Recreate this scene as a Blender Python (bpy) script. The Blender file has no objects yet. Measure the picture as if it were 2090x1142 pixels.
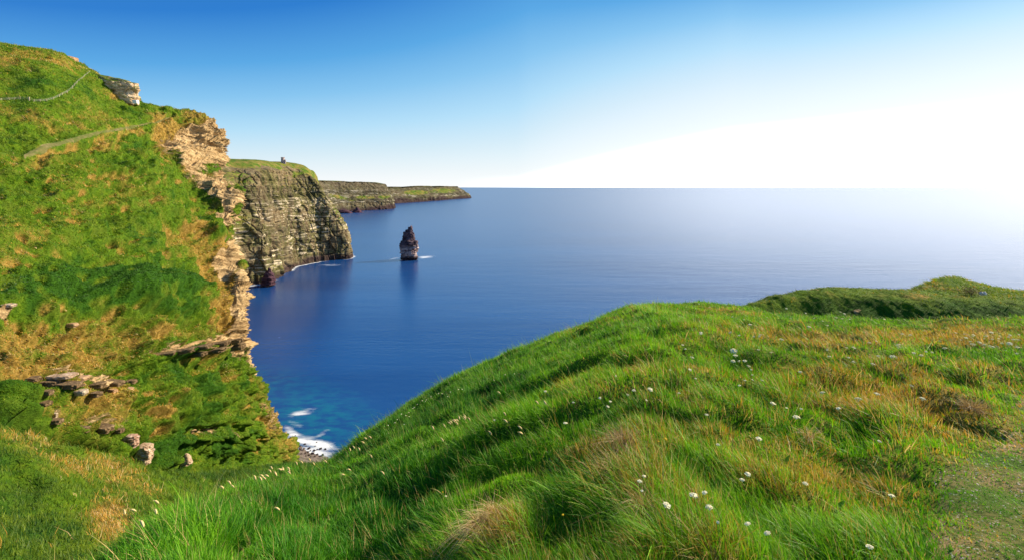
import bpy, math, random
import numpy as np

random.seed(5)
RNG = np.random.default_rng(11)
SC = bpy.context.scene
COL = SC.collection
H = 150.0            # eye height above the sea (m)
F = 1000.0           # focal length in photo pixels
CX, HY = 1045.0, 382.0


def P(px, py, Y):
    """photo pixel + forward distance -> point in the world (m)"""
    return ((px - CX) / F * Y, Y, H + (HY - py) / F * Y)


def proj(V):
    Y = np.maximum(V[..., 1], 1e-3)
    return CX + V[..., 0] / Y * F, HY - (V[..., 2] - H) / Y * F


# ------------------------------------------------------------------ noise
def _hash(ix, iy, iz, seed):
    h = (ix.astype(np.uint32) * np.uint32(374761393) + iy.astype(np.uint32) * np.uint32(668265263)
         + iz.astype(np.uint32) * np.uint32(2147483647) + np.uint32((seed * 974634221) & 0xffffffff))
    h = (h ^ (h >> np.uint32(13))) * np.uint32(1274126177)
    h = (h ^ (h >> np.uint32(16))) * np.uint32(2246822519)
    h = h ^ (h >> np.uint32(15))
    return h.astype(np.float32) * np.float32(1.0 / 4294967295.0)


def noise(x, y, z=None, seed=0):
    """value noise, -1..1"""
    x = np.asarray(x, np.float32); y = np.asarray(y, np.float32)
    z = np.zeros_like(x) if z is None else np.asarray(z, np.float32)
    xf, yf, zf = np.floor(x), np.floor(y), np.floor(z)
    ix, iy, iz = xf.astype(np.int64), yf.astype(np.int64), zf.astype(np.int64)
    fx, fy, fz = x - xf, y - yf, z - zf
    fx = fx * fx * fx * (fx * (fx * 6 - 15) + 10); fy = fy * fy * fy * (fy * (fy * 6 - 15) + 10)
    fz = fz * fz * fz * (fz * (fz * 6 - 15) + 10)
    def h(a, b, c): return _hash(ix + a, iy + b, iz + c, seed)
    def lerp(a, b, t): return a + (b - a) * t
    r = lerp(lerp(lerp(h(0,0,0), h(1,0,0), fx), lerp(h(0,1,0), h(1,1,0), fx), fy),
             lerp(lerp(h(0,0,1), h(1,0,1), fx), lerp(h(0,1,1), h(1,1,1), fx), fy), fz)
    return r * 2 - 1


def fbm(x, y, z=None, seed=0, octaves=4, gain=.5, lac=2.03):
    z = np.zeros_like(np.asarray(x, np.float32)) if z is None else z
    t, a, n = 0, 1.0, 0
    for i in range(octaves):
        t = t + a * noise(x, y, z, seed + i * 17); n += a
        x, y, z = x * lac + 3.1, y * lac + 7.7, z * lac + 1.3; a *= gain
    return t / n * 1.5


def ridged(x, y, z=None, seed=0, octaves=3):
    z = np.zeros_like(np.asarray(x, np.float32)) if z is None else z
    t, a, n = 0, 1.0, 0
    for i in range(octaves):
        t = t + a * (1 - np.abs(noise(x, y, z, seed + i * 13)) * 2); n += a
        x, y, z = x * 2.1 + 5.2, y * 2.1 + 1.7, z * 2.1 + 9.2; a *= .5
    return t / n


def worley(x, y, z, seed=0):
    """returns distance to the nearest point, gap to the second, cell value"""
    x = np.asarray(x, np.float32); y = np.asarray(y, np.float32); z = np.asarray(z, np.float32)
    xf, yf, zf = np.floor(x), np.floor(y), np.floor(z)
    d1 = np.full(x.shape, 9., np.float32); d2 = d1.copy(); cv = np.zeros_like(d1)
    for a in (-1, 0, 1):
        for b in (-1, 0, 1):
            for c in (-1, 0, 1):
                ix, iy, iz = (xf + a).astype(np.int64), (yf + b).astype(np.int64), (zf + c).astype(np.int64)
                px = xf + a + _hash(ix, iy, iz, seed + 1); py = yf + b + _hash(ix, iy, iz, seed + 2)
                pz = zf + c + _hash(ix, iy, iz, seed + 3)
                d = (px - x) ** 2 + (py - y) ** 2 + (pz - z) ** 2
                near = d < d1
                d2 = np.where(near, d1, np.minimum(d2, d))
                cv = np.where(near, _hash(ix, iy, iz, seed + 4), cv)
                d1 = np.where(near, d, d1)
    return np.sqrt(d1), np.sqrt(d2) - np.sqrt(d1), cv


def smooth(a, b, x):
    t = np.clip((x - a) / (b - a), 0, 1)
    return t * t * (3 - 2 * t)


# ------------------------------------------------------------------ surface patches
def pchip(vals, counts):
    """vals (n, ...) at 0..n-1 -> monotone cubic through them, counts[i] steps in interval i"""
    v = np.asarray(vals, float); n = len(v)
    t = np.concatenate([i + np.arange(c) / c for i, c in enumerate(counts)] + [[n - 1.0]])
    d = v[1:] - v[:-1]
    m = np.zeros_like(v)
    p = d[1:] * d[:-1]
    m[1:-1] = np.where(p > 0, 2 * p / np.where(np.abs(d[1:] + d[:-1]) < 1e-12, 1e-12, d[1:] + d[:-1]), 0)
    m[0], m[-1] = d[0], d[-1]
    i = np.minimum(t.astype(int), n - 2)
    f = (t - i).reshape((-1,) + (1,) * (v.ndim - 1))
    h00 = 2*f**3 - 3*f**2 + 1; h10 = f**3 - 2*f**2 + f; h01 = -2*f**3 + 3*f**2; h11 = f**3 - f**2
    return h00 * v[i] + h10 * m[i] + h01 * v[i + 1] + h11 * m[i + 1]


def patch(grid, rc, cc):
    g = pchip(np.asarray(grid, float), rc)
    return np.swapaxes(pchip(np.swapaxes(g, 0, 1), cc), 0, 1)


def gnormals(V):
    du = np.gradient(V, axis=1); dv = np.gradient(V, axis=0)
    n = np.cross(du, dv)
    n /= np.maximum(np.linalg.norm(n, axis=-1, keepdims=True), 1e-9)
    return n


def mesh_np(name, verts, loops, counts, mat, attrs=None, shade=True, parent=None):
    me = bpy.data.meshes.new(name)
    verts = np.ascontiguousarray(verts, np.float32).reshape(-1, 3)
    me.vertices.add(len(verts)); me.vertices.foreach_set('co', verts.ravel())
    loops = np.ascontiguousarray(loops, np.int32).ravel(); counts = np.asarray(counts, np.int32)
    me.loops.add(len(loops)); me.loops.foreach_set('vertex_index', loops)
    me.polygons.add(len(counts))
    starts = np.zeros(len(counts), np.int32); starts[1:] = np.cumsum(counts)[:-1]
    me.polygons.foreach_set('loop_start', starts); me.polygons.foreach_set('loop_total', counts)
    me.polygons.foreach_set('use_smooth', np.full(len(counts), shade, bool))
    for k, a in (attrs or {}).items():
        a = np.asarray(a, np.float32)
        if a.ndim == 2:
            at = me.attributes.new(k, 'FLOAT_COLOR', 'POINT')
            c = np.ones((len(verts), 4), np.float32); c[:, :3] = a
            at.data.foreach_set('color', c.ravel())
        else:
            at = me.attributes.new(k, 'FLOAT', 'POINT'); at.data.foreach_set('value', a.ravel())
    me.update(calc_edges=True); me.validate(verbose=False)
    if mat: me.materials.append(mat)
    o = bpy.data.objects.new(name, me); COL.objects.link(o)
    if parent: o.parent = parent
    return o


def grid_faces(nr, nc, flip=False):
    i = np.arange(nr * nc).reshape(nr, nc)
    a, b, c, d = i[:-1, :-1], i[:-1, 1:], i[1:, 1:], i[1:, :-1]
    q = np.stack([a, d, c, b] if flip else [a, b, c, d], -1)
    return q.reshape(-1, 4)


def grid_obj(name, V, mat, attrs=None, flip=False, keep=None):
    nr, nc = V.shape[:2]
    q = grid_faces(nr, nc, flip)
    vv = V.reshape(-1, 3); at = {k: (a.reshape(-1) if a.ndim == 2 else a.reshape(-1, 3)) for k, a in (attrs or {}).items()}
    if keep is not None:
        q = q[keep]
        used = np.zeros(nr * nc, bool); used[q.ravel()] = True
        remap = np.cumsum(used) - 1
        q = remap[q]; vv = vv[used]; at = {k: a[used] for k, a in at.items()}
    return mesh_np(name, vv, q, np.full(len(q), 4), mat, at)


class Picker:
    """where a photo pixel meets a surface (nearest point along the line of sight)"""
    def __init__(s, V):
        s.V = V.reshape(-1, 3); s.x, s.y = proj(s.V)
    def __call__(s, px, py, rad=3.0):
        d2 = (s.x - px) ** 2 + (s.y - py) ** 2
        idx = np.nonzero(d2 < rad * rad)[0]
        if len(idx) == 0:
            return s.V[np.argmin(d2)].copy()
        near = s.V[idx, 1]
        k = idx[near < near.min() * 1.04 + .05]
        return s.V[k[np.argmin(d2[k])]].copy()


# ------------------------------------------------------------------ tags
def tag(o, label=None, cat=None, group=None, kind=None):
    if label: o['label'] = label
    if cat: o['category'] = cat
    if group: o['group'] = group
    if kind: o['kind'] = kind
    elif cat: o['kind'] = 'thing'
    return o


def empty(name, loc, rz=0, **kw):
    o = bpy.data.objects.new(name, None); COL.objects.link(o)
    o.location = loc; o.rotation_euler = (0, 0, rz); o.empty_display_size = .2
    return tag(o, **kw)


# ------------------------------------------------------------------ materials
class NT:
    def __init__(s, name):
        s.m = bpy.data.materials.new(name); s.m.use_nodes = True
        s.t = s.m.node_tree; s.t.nodes.clear()
        s.out = s.n('ShaderNodeOutputMaterial')
    def n(s, kind, ins=None, **kw):
        nd = s.t.nodes.new(kind)
        for k, v in kw.items(): setattr(nd, k, v)
        for k, v in (ins or {}).items():
            if hasattr(v, 'is_output'): s.t.links.new(v, nd.inputs[k])
            else: nd.inputs[k].default_value = v
        return nd
    def attr(s, name): return s.n('ShaderNodeAttribute', attribute_name=name)
    def noise(s, vec, scale, detail=5, rough=.55, dist=0):
        return s.n('ShaderNodeTexNoise', {'Vector': vec, 'Scale': scale, 'Detail': detail, 'Roughness': rough, 'Distortion': dist}).outputs['Fac']
    def ramp(s, fac, stops, interp='LINEAR'):
        r = s.n('ShaderNodeValToRGB', {'Fac': fac}); cr = r.color_ramp; cr.interpolation = interp
        while len(cr.elements) > 1: cr.elements.remove(cr.elements[-1])
        for i, (p, c) in enumerate(stops):
            e = cr.elements[0] if i == 0 else cr.elements.new(p)
            e.position = p; e.color = (*c, 1) if len(c) == 3 else c
        return r.outputs['Color']
    def step(s, fac, a, b):
        return s.n('ShaderNodeMapRange', {'Value': fac, 'From Min': a, 'From Max': b}, interpolation_type='SMOOTHSTEP').outputs['Result']
    def mix(s, fac, a, b, blend='MIX'):
        m = s.n('ShaderNodeMix', data_type='RGBA', blend_type=blend)
        for k, v in ((0, fac), (6, a), (7, b)):
            if hasattr(v, 'is_output'): s.t.links.new(v, m.inputs[k])
            else: m.inputs[k].default_value = v if k == 0 else ((*v, 1) if len(v) == 3 else v)
        return m.outputs[2]
    def math(s, op, a, b=0., clamp=False):
        m = s.n('ShaderNodeMath', operation=op, use_clamp=clamp)
        for i, v in enumerate((a, b)):
            if hasattr(v, 'is_output'): s.t.links.new(v, m.inputs[i])
            else: m.inputs[i].default_value = v
        return m.outputs[0]
    def mapping(s, vec, scale=(1, 1, 1), rot=(0, 0, 0), loc=(0, 0, 0)):
        return s.n('ShaderNodeMapping', {'Vector': vec, 'Scale': scale, 'Rotation': rot, 'Location': loc}).outputs['Vector']
    def pos(s): return s.n('ShaderNodeNewGeometry').outputs['Position']
    def bump(s, h, dist, strength=1.0):
        return s.n('ShaderNodeBump', {'Height': h, 'Distance': dist, 'Strength': strength}).outputs['Normal']
    def principled(s, col, rough=.8, normal=None, spec=.3, **kw):
        ins = {'Base Color': col if hasattr(col, 'is_output') else (*col, 1), 'Roughness': rough, 'Specular IOR Level': spec}
        if normal is not None: ins['Normal'] = normal
        ins.update(kw)
        return s.n('ShaderNodeBsdfPrincipled', ins).outputs['BSDF']
    def done(s, sh):
        s.t.links.new(sh, s.out.inputs['Surface']); return s.m


G_DARK, G_MID, G_LITE = (.018, .06, .004), (.055, .15, .006), (.12, .22, .01)
DRY1, DRY2, DRY3 = (.42, .25, .055), (.28, .17, .03), (.55, .38, .13)


def mat_blades(name='grass_blades', trans=.35):
    t = NT(name); c = t.attr('tint').outputs['Color']
    d = t.principled(c, .55, spec=.25)
    tr = t.n('ShaderNodeBsdfTranslucent', {'Color': t.mix(1.0, c, (1.25, 1.15, .6), 'MULTIPLY')}).outputs[0]
    return t.done(t.n('ShaderNodeMixShader', {0: trans, 1: d, 2: tr}).outputs[0])


def mat_hill(name, sc=1.0):
    """turf soil below the blades; attributes dry (0..1) and rock (0..1)"""
    t = NT(name); p = t.pos(); dry = t.attr('dry').outputs['Fac']; rock = t.attr('rock').outputs['Fac']
    n1 = t.noise(p, .55 / sc, 6, .62); n2 = t.noise(p, 2.6 / sc, 6, .65); n3 = t.noise(t.mapping(p, (1, 1, 2.6)), 7 / sc, 4, .7)
    green = t.ramp(n2, [(.28, (.024, .07, .004)), (.5, (.075, .155, .006)), (.72, (.16, .24, .012))])
    green = t.mix(t.step(n1, .42, .66), green, (.10, .155, .012))
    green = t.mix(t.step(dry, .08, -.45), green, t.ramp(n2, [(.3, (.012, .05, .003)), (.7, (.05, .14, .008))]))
    dryc = t.ramp(n2, [(.25, (.13, .085, .016)), (.5, (.33, .2, .045)), (.75, (.52, .34, .10))])
    f = t.math('ADD', dry, t.math('MULTIPLY', t.math('SUBTRACT', n3, .5), 1.5))
    f = t.math('ADD', f, t.math('MULTIPLY', t.math('SUBTRACT', n1, .5), .8))
    col = t.mix(t.math('MULTIPLY', t.step(f, .2, .95), .9), green, dryc)
    # bedded rock
    pr_ = t.mapping(p, (1, 1, 1), (math.atan(.28), 0, 0)); pz = t.mapping(pr_, (.08 / sc, .08 / sc, 1.1 / sc))
    b1 = t.noise(pz, 1.4, 5, .6, .15); b2 = t.noise(t.mapping(pr_, (.5 / sc, .5 / sc, 1.5 / sc)), 1.6, 7, .72)
    rc = t.ramp(t.math('ADD', t.math('MULTIPLY', b1, .55), t.math('MULTIPLY', b2, .45)),
                [(.28, (.05, .03, .015)), (.40, (.19, .12, .055)), (.5, (.42, .295, .15)), (.60, (.58, .425, .23)), (.74, (.72, .58, .38))])
    rf = t.math('ADD', rock, t.math('MULTIPLY', t.math('SUBTRACT', b2, .5), 1.2))
    rk = t.step(rf, .42, .58)
    col = t.mix(rk, col, rc)
    h = t.math('ADD', t.math('MULTIPLY', n3, .4), t.math('MULTIPLY', n2, .6))
    hr = t.math('ADD', t.math('MULTIPLY', b1, 1.2), t.math('MULTIPLY', b2, .9))
    hh = t.mix(rk, h, hr)
    return t.done(t.principled(col, .9, t.bump(hh, .45 * sc, .9), spec=.1))


def mat_cliff(name, sc=1.0, green=.5, far=False):
    """sea cliff: attribute turf marks the grassed parts, low marks the dark washed foot"""
    t = NT(name); p = t.pos(); turf = t.attr('turf').outputs['Fac']; low = t.attr('low').outputs['Fac']
    geo = t.n('ShaderNodeNewGeometry'); nz = t.n('ShaderNodeSeparateXYZ', {0: geo.outputs['Normal']}).outputs['Z']
    bed = t.noise(t.mapping(p, (.004 / sc, .004 / sc, .22 / sc)), 1.0, 6, .7, .1)
    blk = t.noise(t.mapping(p, (.12 / sc, .12 / sc, .32 / sc)), 1.0, 6, .7)
    ver = t.noise(t.mapping(p, (.13 / sc, .13 / sc, .012 / sc)), 1.0, 5, .65)
    big = t.noise(t.mapping(p, (.018 / sc, .018 / sc, .02 / sc)), 1.0, 4, .55)
    v = t.math('ADD', t.math('MULTIPLY', ver, .5), t.math('MULTIPLY', blk, .5))
    col = t.ramp(v, [(.30, (.026, .019, .011)), (.42, (.10, .072, .038)), (.52, (.18, .145, .09)), (.62, (.27, .225, .15)), (.76, (.42, .37, .27))])
    ol = t.ramp(blk, [(.3, (.022, .032, .006)), (.55, (.085, .10, .014)), (.75, (.17, .16, .03))])
    col = t.mix(t.math('MULTIPLY', t.step(t.math('ADD', big, t.math('MULTIPLY', t.math('SUBTRACT', ver, .5), 1.2)), .40, .60), green), col, ol)
    lay = t.noise(t.mapping(p, (.003 / sc, .003 / sc, .13 / sc)), 1.0, 3, .6)
    col = t.mix(.8, col, t.ramp(lay, [(.36, (.50, .52, .50)), (.5, (.95, .95, .9)), (.62, (1.3, 1.25, 1.15))]), 'MULTIPLY')
    crk = t.noise(t.mapping(p, (.05 / sc, .05 / sc, .004 / sc)), 1.0, 4, .7)
    col = t.mix(t.math('MULTIPLY', t.step(crk, .46, .38), .62), col, (.030, .028, .020))
    # pale ledges streaked along the beds, broken up
    dash = t.noise(t.mapping(p, (.045 / sc, .045 / sc, .30 / sc)), 1.0, 6, .72)
    ledge = t.math('MULTIPLY', t.step(bed, .46, .54), t.step(t.math('ADD', t.math('MULTIPLY', dash, .8), t.math('MULTIPLY', big, .35)), .585, .66))
    ledge = t.math('MULTIPLY', ledge, t.attr('pale').outputs['Fac'])
    col = t.mix(ledge, col, (.56, .48, .35))
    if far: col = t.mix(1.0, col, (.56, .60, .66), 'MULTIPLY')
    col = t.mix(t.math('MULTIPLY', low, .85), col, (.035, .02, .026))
    tf = t.step(t.math('ADD', t.math('ADD', turf, t.math('MULTIPLY', t.math('SUBTRACT', blk, .5), .9)), t.math('MULTIPLY', t.math('SUBTRACT', nz, .45), .5)), .42, .60)
    tc = t.ramp(t.noise(p, .09 / sc, 6, .65), [(.3, (.035, .085, .01)), (.44, (.075, .13, .014)), (.54, (.15, .15, .03)), (.68, (.24, .17, .06))])
    col = t.mix(tf, col, tc)
    hh = t.math('ADD', t.math('MULTIPLY', bed, .8), t.math('ADD', t.math('MULTIPLY', ver, .7), blk))
    return t.done(t.principled(col, .92, t.bump(hh, 2.2 * sc, .55), spec=.08))


def mat_rock(name, dark, mid, pale, sc=1.0, bed=1.0, turf=False):
    t = NT(name); p = t.n('ShaderNodeTexCoord').outputs['Object']
    a = t.noise(t.mapping(p, (.25 / sc, .25 / sc, 1.6 * bed / sc)), 1.3, 6, .65, .1); b = t.noise(p, 1.7 / sc, 7, .7)
    v = t.math('ADD', t.math('MULTIPLY', a, .55), t.math('MULTIPLY', b, .45))
    col = t.ramp(v, [(.34, dark), (.5, mid), (.66, pale)])
    if turf:
        nz = t.n('ShaderNodeSeparateXYZ', {0: t.n('ShaderNodeNewGeometry').outputs['Normal']}).outputs['Z']
        col = t.mix(t.step(t.math('ADD', nz, t.math('MULTIPLY', t.math('SUBTRACT', b, .5), .8)), .42, .6), col, t.ramp(b, [(.35, (.05, .11, .01)), (.55, (.12, .16, .02)), (.7, (.28, .2, .06))]))
    return t.done(t.principled(col, .9, t.bump(v, .5 * sc, .9), spec=.12))


def mat_plain(name, col, rough=.7, var=.25, sc=30):
    t = NT(name); p = t.n('ShaderNodeTexCoord').outputs['Object']
    n = t.noise(p, sc, 4, .6)
    c = t.mix(n, tuple(x * (1 - var) for x in col), tuple(min(1, x * (1 + var)) for x in col))
    return t.done(t.principled(c, rough, spec=.2))


# ------------------------------------------------------------------ blades
def blades(roots, up, L, W, lean_dir, lean, tint, segs=3, tip=None):
    """returns verts, loops, counts, colours for N bent tapering blades"""
    N = len(roots)
    rv = RNG.normal(size=(N, 3)); side = np.cross(up, rv); side /= np.maximum(np.linalg.norm(side, axis=1, keepdims=True), 1e-6)
    L = L[:, None]; lean = lean[:, None]
    vs = np.empty((N, 2 * segs + 1, 3), np.float32)
    jit = RNG.normal(size=(N, 3)) * .18
    ld = lean_dir + jit
    for i in range(segs + 1):
        tt = i / segs
        c = roots + up * (L * (tt - .42 * lean * tt * tt)) + ld * (L * lean * tt ** 1.7)
        if i == segs:
            vs[:, 2 * segs] = c
        else:
            w = W[:, None] * (1 - .75 * tt) * .5
            vs[:, 2 * i] = c - side * w; vs[:, 2 * i + 1] = c + side * w
    base = (np.arange(N) * (2 * segs + 1))[:, None]
    lp = []
    for i in range(segs - 1):
        lp += [2 * i, 2 * i + 1, 2 * i + 3, 2 * i + 2]
    lp += [2 * segs - 2, 2 * segs - 1, 2 * segs]
    loops = (base + np.array(lp)[None]).ravel()
    counts = np.tile(np.array([4] * (segs - 1) + [3]), N)
    cols = np.repeat(tint[:, None, :], 2 * segs + 1, 1)
    if tip is not None:
        cols[:, 2 * segs - 2:] = cols[:, 2 * segs - 2:] * .5 + tip[:, None, :] * .5
    return vs.reshape(-1, 3), loops, counts, cols.reshape(-1, 3)


def join(parts):
    vs, ls, cs, co, off = [], [], [], [], 0
    for v, l, c, k in parts:
        vs.append(v); ls.append(l + off); cs.append(c); co.append(k); off += len(v)
    return np.concatenate(vs), np.concatenate(ls), np.concatenate(cs), np.concatenate(co)


def scatter(V, N, weight, fields):
    """random points on a grid surface; weight per vertex (density); fields dict of per-vertex arrays"""
    c = (V[:-1, :-1] + V[1:, 1:] + V[1:, :-1] + V[:-1, 1:]) / 4
    e1 = V[:-1, 1:] - V[:-1, :-1]; e2 = V[1:, :-1] - V[:-1, :-1]
    area = np.linalg.norm(np.cross(e1, e2), axis=-1)
    w = (weight[:-1, :-1] + weight[1:, 1:]) / 2 * area
    x, y = proj(c)
    w = np.where((x > -260) & (x < 2350) & (y < 1420) & (y > -200) & (c[..., 1] > .3), w, 0)
    p = np.cumsum(w.ravel()); p /= p[-1]
    k = np.searchsorted(p, RNG.random(N)); k = np.minimum(k, w.size - 1)
    i, j = np.divmod(k, w.shape[1])
    u, v = RNG.random(N), RNG.random(N)
    def bl(A):
        s = (slice(None),) + (None,) * (A.ndim - 2)
        return (A[i, j] * ((1 - u) * (1 - v))[s] + A[i, j + 1] * (u * (1 - v))[s] + A[i + 1, j] * ((1 - u) * v)[s] + A[i + 1, j + 1] * (u * v)[s])
    return bl(V), {k2: bl(a) for k2, a in fields.items()}


def blobs(x, y, lst):
    """soft ellipses in the photo plan used to place turf, dead grass, bare rock and painted shade on a surface: (cx, cy, rx, ry, degrees, value)"""
    m = np.zeros_like(x)
    for cx, cy, rx, ry, a, v in lst:
        ca, sa = math.cos(math.radians(a)), math.sin(math.radians(a))
        dx, dy = x - cx, y - cy
        u = (dx * ca + dy * sa) / rx; w = (-dx * sa + dy * ca) / ry
        m = np.maximum(m, v * np.clip(1.35 - np.sqrt(u * u + w * w), 0, 1) ** .8)
    return m


def mixc(a, b, t):
    return np.asarray(a)[None] * (1 - t[:, None]) + np.asarray(b)[None] * t[:, None]


M_BLADE = mat_blades()

# ================================================================== near meadow hill
kk = np.array([-9, -3.0, -1.345, -1.045, -.845, -.645, -.545, -.445, -.385, -.285, -.185, -.045, .105, .255, .375, .485, .555, .705, .805, .905, 1.045, 1.6, 3, 9])
ss = np.array([-1.5, -1.25, -1.02, -.86, -.765, -.668, -.621, -.592, -.574, -.495, -.424, -.352, -.292, -.238, -.232, -.243, -.256, -.268, -.280, -.284, -.279, -.275, -.275, -.275])
yy = np.array([4, 4, 4.2, 4.6, 5, 6.5, 8.5, 11, 14, 19, 22, 23, 23, 23, 25, 24, 22, 21, 20, 20, 21, 22, 22, 22.])


def interp_s(x, xs, ys):
    # smooth interpolation through the table
    i = np.clip(np.searchsorted(xs, x) - 1, 0, len(xs) - 2)
    d = (ys[1:] - ys[:-1]) / (xs[1:] - xs[:-1])
    m = np.empty_like(ys); m[0], m[-1] = d[0], d[-1]
    m[1:-1] = np.where(d[1:] * d[:-1] > 0, (d[1:] + d[:-1]) / 2, 0)
    h = xs[i + 1] - xs[i]; f = (x - xs[i]) / h
    return ((2*f**3 - 3*f**2 + 1) * ys[i] + (f**3 - 2*f**2 + f) * h * m[i] + (-2*f**3 + 3*f**2) * ys[i+1] + (f**3 - f**2) * h * m[i+1])


nth, nr_ = 860, 620
th = np.radians(np.linspace(-82, 82, nth)); rr = np.geomspace(.45, 260, nr_)
TH, RR = np.meshgrid(th, rr)
X, Y = RR * np.sin(TH), RR * np.cos(TH)
K = np.clip(X / Y, -8.9, 8.9)
S, YS = interp_s(K, kk, ss), interp_s(K, kk, yy)
B = 1.65 / YS ** 2; A = -S - 3.3 / YS
Yc = np.minimum(Y, 2.6 * YS)
Z = H - 1.65 - .16 * smooth(6, 18, RR) - A * Yc - B * Yc ** 2 - np.maximum(0, Y - Yc) * (A + 2 * B * Yc) * .9
Z = np.maximum(Z, -6)
# trodden strip: leaves the near right corner and runs back along the right side
edge = np.where(Y < 3.65, 2.3 + .73 * (Y - 2.55), 3.1 + 1.43 * (Y - 3.65)) + .38 * fbm(X * .8, Y * .8, seed=91)
bare = smooth(-.30, .32, X - edge) * smooth(.2, .9, Y)
near_amp = smooth(.8, 2.6, RR) * (1 - .85 * bare) * (1 - smooth(24, 60, Y) * .0)
hum = fbm(X * .55 + 3, Y * .55, seed=1, octaves=3)
hum2 = fbm(X * 1.35, Y * 1.35 + 5, seed=5, octaves=3)
bil = np.abs(fbm(X * 1.05 + 40, Y * 1.25, seed=17, octaves=2)) * 1.5
rid = ridged(X * .28 + .2 * Y * .28, Y * .42, seed=9, octaves=2)
hz = near_amp * (.13 * hum + .09 * hum2 + .05 * (rid - .2) + .20 * (np.minimum(bil, 1.0) - .4)) + .03 * fbm(X * 4, Y * 4, seed=14)
hz *= np.minimum(1.0, .24 + RR / 9)
big_h = .35 * fbm(X * .10, Y * .10, seed=21, octaves=2) * smooth(9, 22, RR) * .55
Z = Z + hz + big_h * (1 - smooth(60, 120, RR))
RV = np.stack([X, Y, Z], -1)
px_, py_ = proj(RV)
dryR = .18 + .22 * fbm(X * .35, Y * .35, seed=31) + .22 * fbm(X * 1.1, Y * 1.1, seed=33)
dryR += blobs(px_, py_, [(1560, 690, 230, 28, 6, .35), (1900, 690, 260, 26, 0, .5), (1780, 780, 300, 70, 5, .22), (1250, 960, 110, 60, 0, .3), (1010, 1060, 90, 70, 0, .25),
                         (1850, 850, 240, 80, 20, .33), (1700, 1010, 240, 110, 25, .2), (1880, 900, 150, 50, 30, .22), (1330, 1020, 120, 60, 0, .16), (1420, 640, 120, 14, 0, .16)])
dryR -= blobs(px_, py_, [(680, 1040, 380, 130, -22, .62), (850, 860, 280, 70, -30, .5), (1150, 720, 220, 40, -20, .15), (1760, 655, 150, 14, 6, .35), (400, 1130, 300, 70, -10, .55), (1750, 655, 130, 14, 6, .2)])
dryR = np.clip(dryR, -.5, 1)
quad_bare = (bare[:-1, :-1] + bare[1:, 1:]).ravel() / 2
M_TURF = mat_hill('meadow_turf', .45)
zero = np.zeros_like(X)
o = grid_obj('meadow_hill', RV, M_TURF, {'dry': dryR, 'rock': zero}, flip=False, keep=quad_bare < .5)
tag(o, kind='structure')

t = NT('trodden_earth'); p = t.pos()
n1 = t.noise(p, 2.2, 6, .6); n2 = t.noise(p, 28, 6, .7); n3 = t.noise(p, 38, 4, .65)
c = t.ramp(n1, [(.36, (.07, .13, .02)), (.5, (.19, .17, .055)), (.64, (.36, .25, .12))])
c = t.mix(t.step(n2, .48, .62), c, (.07, .10, .02)); c = t.mix(t.step(n3, .60, .68), c, (.48, .47, .44))
M_PATH = t.done(t.principled(c, .95, t.bump(n2, .03, .9), spec=.05))
o = grid_obj('path', RV, M_PATH, keep=quad_bare >= .5); tag(o, kind='structure')
pickR = Picker(RV[(rr > 1.2) & (rr < 40)])

# ---- grass of the meadow
RN = gnormals(RV); RN[RN[..., 2] < 0] *= -1
WIND = np.array([-.86, .30, -.10])


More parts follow.
